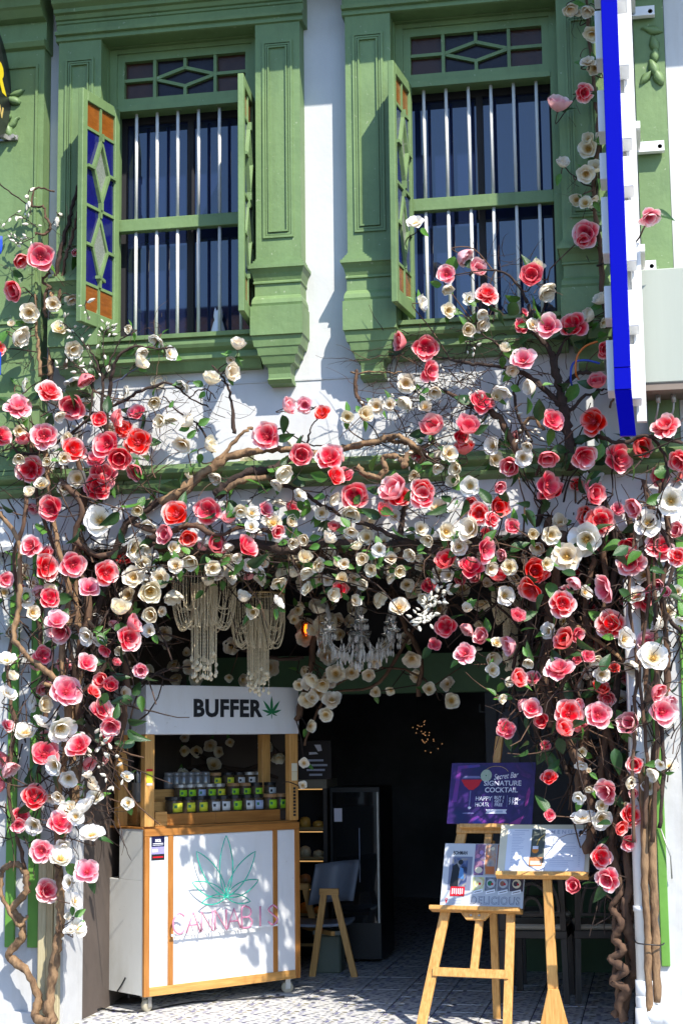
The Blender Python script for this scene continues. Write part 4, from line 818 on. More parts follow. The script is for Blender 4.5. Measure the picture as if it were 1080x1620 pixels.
# ================================================================ INSIDE THE FIVE FOOT WAY
# chair with A shaped wooden legs and grey seat shell
ch = empty('lounge_chair', tuple(map(float, PZ(528, 1546, 0))), 0, 'grey moulded chair on A shaped light wood legs beside the cart', 'chair')
def lp(px, py, Y): return P(px, py, Y)
YA = float(ch.location.y)
la, lb, lt1, lt2 = PZ(494, 1552, .0), PZ(560, 1546, 0.), lp(513, 1409, YA), lp(528, 1409, YA)
lb = P(561, 1546, YA); la = P(494, 1551, YA); la[2] = lb[2] = 0.0
m = MB(ch.location); m.bar(la, lt1, .046, .03, (1, 0, 0)); m.build('leg', pine_z, ch, bevel=.002)
m = MB(ch.location); m.bar(lb, lt2, .046, .03, (1, 0, 0)); m.build('leg', pine_z, ch, bevel=.002)
m = MB(ch.location); m.box(lt1[0]-.035, lt2[0]+.035, YA-.017, YA+.017, lt1[2]-.03, lt1[2]+.015); m.build('arm_cap', pine_x, ch, bevel=.002)
o2 = np.array((-.30, .42, 0))
for a, b in ((la, lt1), (lb, lt2)): m = MB(ch.location); m.bar(a+o2, b+o2, .046, .03, (1, 0, 0)); m.build('leg', pine_z, ch, bevel=.002)
m = MB(ch.location); m.box(lt1[0]-.035+o2[0], lt2[0]+.035+o2[0], YA-.017+o2[1], YA+.017+o2[1], lt1[2]-.03, lt1[2]+.015); m.build('arm_cap', pine_x, ch)
s0 = P(520, 1455, YA+.18); m = MB(ch.location); V = []; F = []
for i in range(8):
    for j in range(8):
        a, b = i/7-.5, j/7-.5; V.append((s0[0]-.08+a*.46, s0[1]+.02+b*.42, s0[2]-.03+.05*(a*a+b*b)*1.2))
for i in range(7):
    for j in range(7): F.append((i*8+j, i*8+j+1, i*8+j+9, i*8+j+8))
m.add(V, F); o = m.build('seat', greyplast, ch, True); md = o.modifiers.new('s', 'SOLIDIFY'); md.thickness = .02
b0 = P(536, 1424, YA+.30); b1 = P(548, 1368, YA+.34); m = MB(ch.location); V = []; F = []
for i in range(9):
    for j in range(7):
        a, b = i/8-.5, j/6; V.append((b0[0]-.06+a*.34+.05*b, b0[1]+.10-.30*a*a*1.5+.03*b, b0[2]-.02+(b1[2]-b0[2]+.04)*b+.03*a))
for i in range(8):
    for j in range(6): F.append((i*7+j, i*7+j+1, i*7+j+8, i*7+j+7))
m.add(V, F); o = m.build('backrest', greyplast, ch, True); md = o.modifiers.new('s', 'SOLIDIFY'); md.thickness = .018
m = MB(ch.location); m.bar((la+lb)/2+np.array((0, 0, .30)), (la+lb)/2+o2+np.array((0, 0, .30)), .03, .03); m.build('stretcher', pine_x, ch)
# dining chairs
def dining(x, y, rz, label):
    c = empty('dining_chair', (x, y, 0), rz, label, 'chair', 'dark dining chairs behind the menu stand')
    for sx, sy in ((-1, -1), (1, -1)):
        m = MB(); m.bar((sx*.20, sy*.20, 0), (sx*.19, sy*.19, .44), .035, .035, w2=.042, d2=.042); m.build('leg', chairdk, c)
    for sx in (-1, 1):
        m = MB(); m.bar((sx*.20, .20, 0), (sx*.19, .19, .44), .036, .036); m.bar((sx*.19, .19, .44), (sx*.185, .26, .90), .036, .03); m.build('leg', chairdk, c)
    m = MB(); m.box(-.215, .215, -.215, .215, .40, .45); m.build('seat_rail', chairdk, c, bevel=.004)
    m = MB(); m.box(-.205, .205, -.21, .20, .451, .487); m.build('seat', cream_seat, c, bevel=.012)
    for k, rr in enumerate((.17, .115, .06)):
        m = MB(); pts = [(rr*math.cos(a), .205+.07*(.60+rr*1.15*math.sin(a)-.44)/.46, .56+rr*1.6*math.sin(a)) for a in [math.pi*i/14 for i in range(15)]]
        for i in range(14): m.bar(pts[i], pts[i+1], .026, .018, (0, 1, 0))
        m.build('back_arch', chairdk, c)
    m = MB(); m.bar((-.18, .205, .55), (.18, .205, .55), .03, .018); m.build('back_rail', chairdk, c)
    m = MB(); m.bar((-.185, .262, .875), (.185, .262, .875), .05, .022); m.build('top_rail', chairdk, c)
    return c
c1 = PZ(862, 1583, 0); dining(1.02, 1.46, R(178), 'dark bentwood dining chair with cream seat directly behind the menu stand post')
dining(1.46, 1.50, R(186), 'dark bentwood dining chair with cream seat behind the twisted trunk at right')
dining(.98, 2.28, R(8), 'dark dining chair on the far side of the cafe table, facing the street')
ct = empty('cafe_table', (1.25, 1.95, 0), 0, 'small dark cafe table between the dining chairs', 'table')
m = MB(); m.box(-.42, .42, -.2, .2, .72, .75); m.build('tabletop', chairdk, ct, bevel=.004)
for sx in (-1, 1):
    for sy in (-1, 1): m = MB(); m.box(sx*.37-.02, sx*.37+.02, sy*.16-.02, sy*.16+.02, 0, .72); m.build('leg', chairdk, ct)
# pastry shelf and drinks fridge beyond the doorway
sh = empty('display_shelf', (-.86, 3.25, 0), 0, 'dark display shelf of wrapped pastries beyond the cart', 'shelf')
shelfwood = mat('shelf_board', (.06, .045, .035), .6, .3, 8); xs0, xs1 = -1.02, -.665
for x in (xs0, xs1): m = MB(sh.location); m.box(x-.015, x+.015, 3.05, 3.45, 0, 1.30); m.build('side_panel', chairdk, sh)
for z in (.12, .34, .55, .76, .98): m = MB(sh.location); m.box(xs0+.016, xs1-.016, 3.06, 3.45, z, z+.02); m.build('shelf_board', shelfwood, sh); m = MB(sh.location); m.box(xs0+.016, xs1-.016, 3.045, 3.058, z+.01, z+.03); m.build('price_rail', mat('brass_rail', (.42, .30, .14), .3, metal=.7) if 'brass_rail' not in MATS else MATS['brass_rail'], sh)
m = MB(sh.location); m.box(xs0+.016, xs1-.016, 3.452, 3.46, .0, 1.30); m.build('back_panel', dark, sh)
warm = mat('warm_display_lamp', (.8, .6, .3), .4, emit=(1., .55, .18), estr=.3)
for z in (.548, .758, .978, 1.298): m = MB(sh.location); m.box(xs0+.03, xs1-.03, 3.09, 3.105, z-.008, z-.001); m.build('lamp_strip', warm, sh)
m = MB(sh.location); m.box(xs0-.02, xs1+.02, 3.02, 3.46, 1.301, 1.37); m.build('top_board', mat('pale_plank', (.24, .22, .17), .6, .2, 6), sh)
pal = [mat('orange_pastry', (.85, .30, .04), .4, .4, 30), mat('brown_pastry', (.5, .22, .07), .4, .4, 30), mat('cream_pastry', (.52, .42, .25), .4, .4, 30), mat('golden_pastry', (.62, .34, .06), .4, .3, 30)]
k = 0
LAB = ['orange', 'brown', 'cream', 'golden']
LEVEL = {.55: 'lower', .76: 'middle', .98: 'upper', .34: 'bottom'}
for z in (.34, .55, .76, .98):
    for i in range(3):
        x = xs0+.075+i*.105; ii = (k*7+i) % 4; m = MB((x, 3.14, z+.021))
        if i % 2: m.lathe([(.03, 0), (.045, .012), (.045, .05), (.035, .075), (.012, .085)], (x, 3.14, z+.021), 10)
        else: m.lathe([(.035, 0), (.048, .02), (.040, .045), (.015, .055)], (x, 3.14, z+.021), 10)
        tag(m.build('pastry', pal[ii], None, True, loc=(x, 3.14, z+.021)), 'small %s wrapped pastry, %s in its row on the %s shelf' % (LAB[ii], ['leftmost', 'middle', 'rightmost'][i], LEVEL[z]), 'pastry', 'pastries on the display shelf'); k += 1
fr = empty('drinks_fridge', (-.46, 3.35, 0), 0, 'tall black glass door drinks fridge beside the doorway', 'fridge')
m = MB(fr.location); m.box(-.64, -.25, 3.10, 3.7, .03, 1.31); m.build('cabinet', black, fr, bevel=.006)
m = MB(fr.location); m.box(-.615, -.275, 3.085, 3.098, .30, 1.27); m.build('door', mat('fridge_glass', (.012, .014, .016), .05, spec=.8), fr); m = MB(fr.location); m.box(-.272, -.258, 3.07, 3.098, .30, 1.27); m.build('handle', metal, fr)
m = MB(fr.location); m.box(-.60, -.54, 3.075, 3.083, 1.05, 1.15); m.build('sticker', lettergrey, fr)
m = MB(fr.location); m.box(-.41, -.406, 3.07, 3.083, .6, 1.0); m.build('light_strip', greyprint, fr)
nb = empty('notice_sign', (-.72, 3.0, 1.371), 0, 'dark notice sign with white leaf symbol standing on the shelf top', 'sign')
m = MB(nb.location); m.box(-.86, -.60, 2.98, 3.0, 1.371, 1.66); m.build('board', mat('maroon_black', (.018, .012, .013), .5), nb)
m = MB(nb.location); m.slab([(-.73, 1.63), (-.68, 1.63), (-.67, 1.585), (-.70, 1.58)], (0, 2.977, 0), (1, 0, 0), (0, 0, 1), (0, -1, 0), 0, .001); m.slab([(-.77, 1.575), (-.715, 1.575), (-.70, 1.56), (-.77, 1.555)], (0, 2.977, 0), (1, 0, 0), (0, 0, 1), (0, -1, 0), 0, .001); m.build('symbol', lettergrey, nb)
m = MB(nb.location)
for i, w_ in enumerate((.12, .18, .14, .10)): m.box(-.72-w_/2, -.72+w_/2, 2.9765, 2.9795, 1.505-.036*i, 1.520-.036*i)
m.build('print', greyprint, nb); nb.children[-1]['kind'] = 'stuff'
bg_ = empty('gift_bag', (-.93, 3.10, 1.371), 0, 'dark red paper bag on the shelf top left of the notice sign', 'bag')
m = MB(); m.box(-.06, .06, -.03, .03, 0, .20); m.build('body', mat('dark_red_paper', (.09, .012, .015), .5, .3, 10), bg_); m = MB(); m.tube([(-.03, -.032, .2), (-.02, -.032, .26), (.02, -.032, .26), (.03, -.032, .2)], .004, 5); m.build('handle', redp, bg_)
bt = empty('bottle', (-1.0, 3.08, 1.371), 0, 'pink bottle at the left end of the shelf top', 'bottle'); m = MB(); m.lathe([(.03, 0), (.034, .1), (.030, .14), (.012, .17), (.012, .21)], (0, 0, 0), 14); m.build('body', mat('pink_bottle', (.5, .02, .08), .2), bt, True)
bn = empty('waste_bin', (-.56, 2.62, 0), 0, 'grey green bin under the chair beside the cart', 'bin'); m = MB(); m.box(-.10, .10, -.09, .09, 0, .27); m.build('body', mat('bin_green', (.13, .15, .11), .5, .1, 6), bn, bevel=.012); m = MB(); m.box(-.105, .105, -.095, .095, .271, .30); m.build('lid', mat('bin_lid', (.38, .40, .36), .5), bn, bevel=.006)
# a bulb and the chandeliers
c = P(484, 996, 1.3); bb = empty('pendant_bulb', tuple(map(float, c)), 0, 'small glowing orange bulb hanging beside the crystal chandelier', 'bulb')
m = MB(); m.lathe([(.006, .045), (.018, .035), (.034, .0), (.028, -.03), (.012, -.045)], (0, 0, 0), 16); m.build('glass', mat('amber_bulb', (.30, .08, .01), .1, trans=.8), bb, True); m = MB(); m.lathe([(.004, .03), (.009, .01), (.009, -.012), (.003, -.022)], (0, 0, 0), 10); m.build('filament', bulbm, bb, True)
m = MB(); m.tube([(0, 0, .04), (0, 0, 2.86-c[2])], .004, 6); m.build('cord', black, bb)
def beads(m, pts, r, gap):
    pts = [np.array(p, float) for p in pts]; d = [0]
    for i in range(1, len(pts)): d.append(d[-1]+np.linalg.norm(pts[i]-pts[i-1]))
    n = int(d[-1]/gap); j = 0
    for k in range(n+1):
        s = k*gap
        while j < len(pts)-2 and d[j+1] < s: j += 1
        p = pts[j]+(pts[j+1]-pts[j])*((s-d[j])/max(1e-6, d[j+1]-d[j]))
        m.add([p+np.array(q)*r for q in ((1, 0, 0), (0, 1, 0), (-1, 0, 0), (0, -1, 0), (0, 0, 1), (0, 0, -1))], [(0, 1, 4), (1, 2, 4), (2, 3, 4), (3, 0, 4), (1, 0, 5), (2, 1, 5), (3, 2, 5), (0, 3, 5)])
def bead_chandelier(px0, px1, pyt, pym, pyb, Y, label):
    a, b = P(px0, pyt, Y), P(px1, pyt, Y); Rr = (b[0]-a[0])/2; c = (a+b)/2; zm = P((px0+px1)/2, pym, Y)[2]; zb = P((px0+px1)/2, pyb, Y)[2]
    o = empty('bead_chandelier', tuple(map(float, c)), 0, label, 'chandelier', 'beaded chandeliers under the flower arch'); O = c
    m = MB(O); m.tube([c+Rr*np.array((math.cos(t), math.sin(t), 0)) for t in np.linspace(0, 6.283, 33)], .007, 6, False); m.build('ring', MATS['brass_rail'], o, True)
    m = MB(O); ri = Rr*.42; m.tube([c+ri*np.array((math.cos(t), math.sin(t), -.10)) for t in np.linspace(0, 6.283, 25)], .005, 6, False)
    for t in np.linspace(0, 6.283, 5)[:4]: m.tube([c+Rr*np.array((math.cos(t), math.sin(t), 0)), c+np.array((0, 0, .10))], .003, 5)
    m.tube([c+np.array((0, 0, .10)), np.array((c[0], c[1], 2.86))], .004, 5); m.build('hanger', MATS['brass_rail'], o)
    m = MB(O); N = 58
    for i in range(N):
        t = 6.2832*i/N+rnd.uniform(-.04, .04); d = np.array((math.cos(t), math.sin(t), 0)); zs = zm+rnd.uniform(-.02, .03)+(.10 if i % 3 == 0 else 0)
        pts = crom([c+Rr*d, c+Rr*1.02*d+np.array((0, 0, (zs-c[2])*.6)), c+Rr*.80*d+np.array((0, 0, (zs-c[2])*.97)), c+ri*1.05*d+np.array((0, 0, (zs-c[2])*.85)), c+ri*d+np.array((0, 0, -.10))], 6); beads(m, pts, .0043, .0088)
    m.build('swags', beadm, o); o.children[-1]['kind'] = 'stuff'
    m = MB(O)
    for i in range(44):
        t = 6.2832*i/44; d = np.array((math.cos(t), math.sin(t), 0)); rr = ri*(1 if i % 2 else .7); ze = zb+rnd.uniform(0, .16)
        p0 = c+rr*d+np.array((0, 0, -.10)); p1 = np.array((c[0]+rr*.95*d[0], c[1]+rr*.95*d[1], ze)); beads(m, [p0, p1], .0042, .0086); m.lathe([(.002, .012), (.012, -.004), (.009, -.014), (.001, -.02)], p1, 6)
    m.build('strands', beadm, o); o.children[-1]['kind'] = 'stuff'
    for ch_ in o.children: 
        if ch_.name.startswith(('swags', 'strands')): ch_['kind'] = 'stuff'
bead_chandelier(276, 370, 898, 995, 1075, .30, 'larger beaded chandelier hanging nearest the lettered cart')
bead_chandelier(368, 448, 940, 1025, 1098, .62, 'smaller beaded chandelier behind and right of the larger one')
bead_chandelier(778, 832, 930, 985, 1060, .45, 'beaded chandelier half hidden among pink flowers at right')
c = P(568, 1012, .85); cc = empty('crystal_chandelier', tuple(map(float, c)), 0, 'clear crystal chandelier with candle arms hanging in the doorway', 'chandelier')
c0 = np.zeros(3)
m = MB(); m.lathe([(.004, .36), (.012, .34), (.02, .26), (.01, .22), (.028, .16), (.014, .12), (.05, .06), (.07, .02), (.055, -.01), (.02, -.03), (.03, -.06), (.045, -.09), (.02, -.13), (.004, -.15)], c0, 16); m.build('stem', crystal, cc, True)
m = MB(); m.tube([(0, 0, .34), (0, 0, 2.86-float(c[2]))], .005, 6); m.build('chain', metal, cc)
m = MB(); m.lathe([(.05, .015), (.075, .03), (.078, .05), (.06, .055)], c0, 16); m.build('bowl', crystal, cc, True)
dr = MB()
for i in range(8):
    t = 6.2832*i/8+.25; d = np.array((math.cos(t), math.sin(t), 0)); L_ = .285 if i % 2 else .20; zt2 = .03 if i % 2 else .09
    m = MB(); m.tube(crom([d*.05+np.array((0, 0, .01)), d*L_*.5+np.array((0, 0, -.075)), d*L_*.9+np.array((0, 0, -.04)), d*L_+np.array((0, 0, zt2))], 6), .0085, 8); m.build('arm', crystal, cc, True)
    m = MB(); m.lathe([(.010, 0), (.042, .012), (.046, .022), (.014, .02), (.012, .07), (.013, .075)], d*L_+np.array((0, 0, zt2)), 12); m.build('candle_cup', crystal, cc, True)
    m = MB(); m.lathe([(.008, 0), (.016, .02), (.012, .045), (.002, .075)], d*L_+np.array((0, 0, zt2+.075)), 10); m.build('bulb', mat('unlit_bulb', (.42, .41, .38), .2) if 'unlit_bulb' not in MATS else MATS['unlit_bulb'], cc, True)
    for k in range(7):
        a = 6.28*k/7; q = d*L_+np.array((.04*math.cos(a), .04*math.sin(a), zt2-.004)); dr.lathe([(.001, 0), (.007, -.018), (.004, -.034), (.001, -.04)], q, 5)
    for k in range(5):
        q = d*L_*(.25+.14*k)+np.array((0, 0, -.085+.005*k)); dr.lathe([(.001, 0), (.009, -.022), (.005, -.045), (.001, -.055)], q, 5)
for k in range(30):
    a = 6.28*k/30; rr = .03+.09*(k % 3)/2; dr.lathe([(.001, 0), (.009, -.02), (.006, -.04), (.001, -.05)], (rr*math.cos(a), rr*math.sin(a), -.05-.03*((k+1) % 4)+.08*(k % 2)), 5)
dr.lathe([(.001, 0), (.014, -.02), (.016, -.035), (.002, -.055)], (0, 0, -.15), 8)
for k in range(70):
    a = 2.399*k; rr = .06+.22*(k/70)**.7; dr.lathe([(.001, 0), (.008, -.018), (.005, -.036), (.001, -.045)], (rr*math.cos(a), rr*math.sin(a), .06-.16*(1-(rr/.3)**2)-.03*(k % 3)), 5)
o = dr.build('drops', crystal_drop, cc); o['kind'] = 'stuff'
c = P(672, 1165, 4.6); fl_ = empty('fairy_lights', tuple(map(float, c)), 0, 'tiny warm fairy lights glowing in the dark room beyond the doorway', 'fairy lights')
m = MB(); w2 = MB(); pts = []
for k in range(30):
    q = np.array((rnd.gauss(0, .035)+.10*(k/30-.5)*-1.4, rnd.uniform(-.05, .05), .22*(k/30-.5)+rnd.gauss(0, .03))); pts.append(q); m.lathe([(.001, -.004), (.0042, 0), (.001, .004)], q, 5)
w2.tube(crom(pts, 3), .0012, 4, False); w2.tube([pts[-1], np.array((pts[-1][0], 0, 2.97-float(c[2])))], .0015, 4); w2.build('wire', black, fl_); o = m.build('bulbs', mat('fairy_bulb', (.8, .5, .3), .4, emit=(1., .50, .22), estr=.35), fl_); o['kind'] = 'stuff'
# small white figure on the sill behind the bars of the left window
c = P(345, 516, .16); fg = empty('white_figurine', (float(c[0]), .165, 4.086), 0, 'small white cat shaped figurine behind the bars on the left window sill', 'figurine')
m = MB(); m.lathe([(.03, 0), (.042, .02), (.045, .07), (.032, .12), (.024, .14), (.030, .165), (.026, .19), (.006, .205)], c0, 14); m.build('body', paper, fg, True)
for s in (-1, 1): m = MB(); m.lathe([(.010, 0), (.007, .015), (.001, .032)], (s*.018, 0, .19), 6); m.build('ear', paper, fg)

# ================================================================ ARTIFICIAL MAGNOLIA VINES
np.random.seed(11)
def petal(m, ang, tilt0, tilt1, L_, Wd, cup, r0, wav, rg, cc, pc, skew=0., nu=7, nv=8):
    """one petal: grows out from the centre, bends from tilt0 at the base to tilt1 at the tip (0 = flat outwards, pi/2 = upright)"""
    ca, sa = math.cos(ang), math.sin(ang); k = len(m.V); r, z = r0, 0.; prof = []
    for j in range(nv+1):
        t = j/nv; prof.append((r, z, t)); a = tilt0+(tilt1-tilt0)*t; r += L_/nv*math.cos(a); z += L_/nv*math.sin(a)
    ph = rg.uniform(0, 6)
    for j, (r, z, t) in enumerate(prof):
        w = Wd*(.22+.78*math.sin(min(1., t/.62)*math.pi/2)) if t < .62 else Wd*math.sqrt(max(.05, 1-((t-.62)/.40)**2))
        a = tilt0+(tilt1-tilt0)*t
        for i in range(nu):
            s = -1+2*i/(nu-1); lift = cup*s*s*w; x = r-lift*math.sin(a)*1.0; y = s*w+skew*t*t*.2
            zz = z+lift*math.cos(a)+wav*math.sin(3*s+5*t+ph)*t
            m.V.append((x*ca-y*sa, x*sa+y*ca, zz)); e = max(0, (abs(s)-.50)/.50)*.95*t+max(0, (t-.76)/.24)*.9
            pc.append((t, min(1, e), 0, 1))
    for j in range(nv):
        for i in range(nu-1): m.F.append((k+j*nu+i, k+(j+1)*nu+i, k+(j+1)*nu+i+1, k+j*nu+i+1)); m.mi.append(0)
def flower_mesh(name, kind, mt, seed):
    rg = random.Random(seed); m = MB(); pc = []
    a0 = rg.uniform(0, 6)
    if kind == 'open':
        n = rg.choice((4, 4, 5)); sp = rg.uniform(-.12, .18)
        for i in range(n): petal(m, a0+6.283*i/n+rg.uniform(-.2, .2), rg.uniform(.15, .4)+sp, rg.uniform(.25, .7)+sp, rg.uniform(.45, .54), rg.uniform(.26, .30), .5, .03, .014, rg, 0, pc)
        for i in range(3): petal(m, a0+.6+6.283*i/3+rg.uniform(-.2, .2), rg.uniform(.45, .7)+sp, rg.uniform(.75, 1.2)+sp, rg.uniform(.40, .47), rg.uniform(.23, .27), .55, .04, .012, rg, 0, pc)
    elif kind == 'cup':
        n = 6
        for i in range(n): petal(m, a0+6.283*i/n+rg.uniform(-.1, .1), rg.uniform(.35, .6), rg.uniform(1.15, 1.5), rg.uniform(.54, .62), rg.uniform(.25, .29), .5, .02, .014, rg, 0, pc)
        for i in range(3): petal(m, a0+.4+6.283*i/3,   .7, 1.7, .50, .23, .6, .02, .01, rg, 0, pc)
    elif kind == 'flop':     # big loose flower, some petals hanging out
        n = 6
        for i in range(n): petal(m, a0+6.283*i/n+rg.uniform(-.2, .2), rg.uniform(.0, .4), rg.uniform(-.2, .9), rg.uniform(.44, .54), rg.uniform(.24, .28), .38, .03, .022, rg, 0, pc, rg.uniform(-.3, .3))
        for i in range(4): petal(m, a0+.5+6.283*i/4+rg.uniform(-.2, .2), rg.uniform(.4, .7), rg.uniform(1.0, 1.7), rg.uniform(.36, .44), rg.uniform(.21, .25), .5, .03, .018, rg, 0, pc)
    V = m.V; me = bpy.data.meshes.new(name); me.from_pydata([tuple(map(float, v)) for v in V], [], m.F)
    at = me.color_attributes.new('pc', 'FLOAT_COLOR', 'POINT'); at.data.foreach_set('color', np.array(pc, dtype=np.float32).ravel())
    me.polygons.foreach_set('use_smooth', [True]*len(me.polygons)); me.materials.append(mt); me.update(); return me
def stamen_mesh(name, mt):
    m = MB(); m.lathe([(.035, 0), (.06, .04), (.05, .10), (.015, .14)], (0, 0, 0), 8)
    for i in range(14):
        a = 6.283*i/14; b = .09+.03*(i % 2); m.bar((.03*math.cos(a), .03*math.sin(a), .03), (b*math.cos(a), b*math.sin(a), .12+.03*(i % 3)), .014, .014)
    o = m.build(name, mt, None, True); me = o.data; bpy.data.objects.remove(o); return me
FM = {'r': [flower_mesh('flower', k, pet_red, s) for k, s in (('open', 1), ('open', 2), ('cup', 3), ('flop', 4), ('open', 31), ('open', 32))], 'p': [flower_mesh('flower', k, pet_pink, s) for k, s in (('open', 5), ('open', 6), ('flop', 7), ('cup', 8), ('open', 9), ('open', 33), ('flop', 34))],
      'l': [flower_mesh('flower', k, pet_pale, s) for k, s in (('open', 10), ('flop', 11), ('cup', 12), ('open', 35))], 'w': [flower_mesh('flower', k, pet_white, s) for k, s in (('cup', 13), ('open', 14), ('cup', 15), ('flop', 16), ('open', 36), ('flop', 37))], 'W': [flower_mesh('flower', k, pet_white2, s) for k, s in (('flop', 17), ('open', 18))]}
CUPS = {'r': FM['r'][2:3], 'p': FM['p'][3:4], 'l': FM['l'][2:3], 'w': [FM['w'][0], FM['w'][2]], 'W': [FM['W'][1]]}
ST = {'r': stamen_mesh('stamen', stam_r), 'w': stamen_mesh('stamen', stam_y)}
def leaf_mesh(name, mt, L_, Wd, fold, bend):
    m = MB(); n = 8
    for i in range(n+1):
        t = i/n; w = Wd*math.sin(math.pi*t**.8)**.9*(1-.25*t)
        for s in (-1, -.5, 0, .5, 1): m.V.append((s*w, t*L_, fold*abs(s)*w-bend*t*t*L_+.01*math.sin(9*t+2*s)*abs(s)*.3))
    for i in range(n):
        for k in range(4): m.F.append((i*5+k, i*5+k+1, i*5+k+6, i*5+k+5)); m.mi.append(0)
    o = m.build(name, mt, None, True); me = o.data; bpy.data.objects.remove(o); return me
LM = [leaf_mesh('leaf', leaf_dk, 1, .30, .35, .25), leaf_mesh('leaf', leaf_dk, 1, .26, .5, .5), leaf_mesh('leaf', leaf_br, 1, .34, .3, .2), leaf_mesh('leaf', leaf_br, 1, .28, .5, .1)]
# flower places measured from the photograph: crop offset, scale, then x,y,width,kind
RAW = []
def add(ox, oy, s, txt):
    for q in txt.split():
        a = q.split(','); RAW.append((ox+float(a[0])/s, oy+float(a[1])/s, float(a[2])/s, a[3][0], a[3][1:]))
add(0, 380, 2, """65,62,50,pc 128,50,82,r 50,158,62,rc 0,340,44,r 240,35,26,lc 268,437,54,rc 160,472,80,p 58,517,82,p 228,527,82,r 315,565,50,r 365,562,52,rc 432,542,56,r 392,595,56,r 12,617,66,p 140,618,80,p 75,632,50,pc 236,660,78,p 336,645,86,r 436,637,84,r 302,688,62,p 378,690,82,r 328,735,84,r 432,728,52,rc 95,725,82,p 312,780,82,r 840,618,86,p 952,680,88,p 1040,683,84,p 912,525,56,lc 962,522,52,l 1018,545,54,r 1065,745,62,r
230,190,44,w 168,202,44,w 92,230,58,w 60,303,62,wc 190,275,52,w 235,348,54,w 37,265,24,wc 410,282,26,wc 495,318,44,Wc 445,352,44,wc 445,388,50,wc 543,357,40,Wc 752,330,50,wc 668,440,56,wc 730,418,56,wc 730,378,26,wc 487,512,50,w 580,462,40,Wc 510,575,44,wc 535,560,44,wc 597,575,50,wc 576,647,58,w 185,556,36,wc 65,603,38,w 245,755,58,w 132,772,50,w 155,732,38,w 210,628,42,w 205,690,40,w 205,785,42,w 60,690,34,wc 340,405,20,wc 890,735,60,wc 880,770,42,wc 150,700,34,w 30,690,34,w""")
add(540, 380, 2, """765,2,46,p 382,50,58,lc 332,105,58,p 430,90,68,l 462,165,68,p 600,112,84,r 572,268,48,r 650,270,80,l 728,265,82,r 190,322,56,rc 268,340,76,r 285,412,68,r 572,372,82,l 442,507,78,r 808,450,58,rc 835,345,52,r 672,568,68,r 792,572,88,r 288,590,78,pc 400,590,70,rc 382,622,56,r 388,660,60,rc 535,715,62,pc 650,684,60,rc 768,685,80,p 882,690,90,r 944,655,82,r 1020,580,84,p 1015,750,62,rc 1065,702,70,r 660,775,86,r 795,790,60,rc 10,740,60,r 165,790,90,pc 255,790,70,p 498,780,50,p 580,225,28,r
258,198,44,Wc 333,152,46,w 340,222,46,w 405,185,42,W 440,230,48,w 400,283,52,w 448,268,54,w 642,160,60,wc 620,82,40,wc 608,265,42,w 820,188,48,wc 785,240,50,wc 828,262,34,w 515,342,36,wc 540,415,38,w 600,465,50,wc 510,478,50,Wc 205,452,58,w 293,478,54,w 265,525,44,w 205,510,50,wc 75,550,58,w 110,525,50,w 18,560,44,w 150,520,40,w 588,652,40,w 575,690,56,W 344,675,52,w 302,718,42,w 362,722,50,w 355,762,56,w 405,778,60,W 230,745,40,w 490,495,40,w""")
add(0, 760, 2, """108,85,42,pc 160,90,80,r 555,104,86,r 655,95,84,r 530,170,60,rc 595,183,56,r 683,205,74,r 788,205,74,r 95,205,66,p 145,232,50,pc 152,275,80,p 233,268,80,p 158,370,64,r 222,330,40,rc 340,293,78,p 283,335,66,l 180,440,72,l 190,478,80,l 420,455,58,rc 412,500,78,p 160,588,48,r 278,575,62,l 330,540,44,r 368,577,30,rc 445,603,46,p 322,633,50,pc 350,650,56,r 212,665,90,p 325,725,78,l 350,780,62,p 725,120,50,pc 845,90,50,p 875,160,56,p 1070,345,50,r 65,340,30,r 300,665,50,r
135,10,50,w 95,38,36,wc 315,122,96,W 428,218,74,W 435,95,44,w 470,148,60,W 405,150,46,wc 470,70,30,w 420,305,64,w 475,352,80,w 548,362,60,wc 505,310,56,w 555,268,46,w 605,255,50,wc 675,280,48,w 380,405,62,wc 478,425,60,w 470,475,36,Wc 515,415,30,w 300,437,44,W 273,493,56,W 317,508,42,W 85,368,60,W 20,562,66,W 40,620,44,w 30,670,50,Wc 140,762,56,Wc 195,790,86,W 80,790,72,W 745,243,44,w 770,370,42,wc 800,418,46,w 883,383,38,Wc 760,100,44,w 725,100,44,w 798,100,50,W 795,145,44,W 865,130,56,w 920,130,48,w 925,197,42,w 962,188,46,w 1040,185,44,wc 1018,105,44,w 950,45,46,W 1055,60,50,w 1010,270,46,w 965,288,44,wc 970,342,44,w 1035,315,38,W 1070,262,46,w 880,325,50,w 1050,360,56,w 380,535,40,w""")
add(0, 760, 2, """850,592,60,wi 730,525,50,wi 525,485,48,wi 530,520,36,wi 550,583,46,wi 600,590,44,wi 590,545,32,wi 555,627,46,wi 620,630,42,wi 770,632,50,wi 725,625,28,wi 990,628,56,wi 970,695,52,wi 1050,690,60,wi 1060,612,56,wi 985,778,42,wi 1030,742,42,wi 1025,530,44,wi 945,410,36,wi 930,440,30,wi 1000,395,42,wi 1040,395,42,wi 470,605,40,wi""")
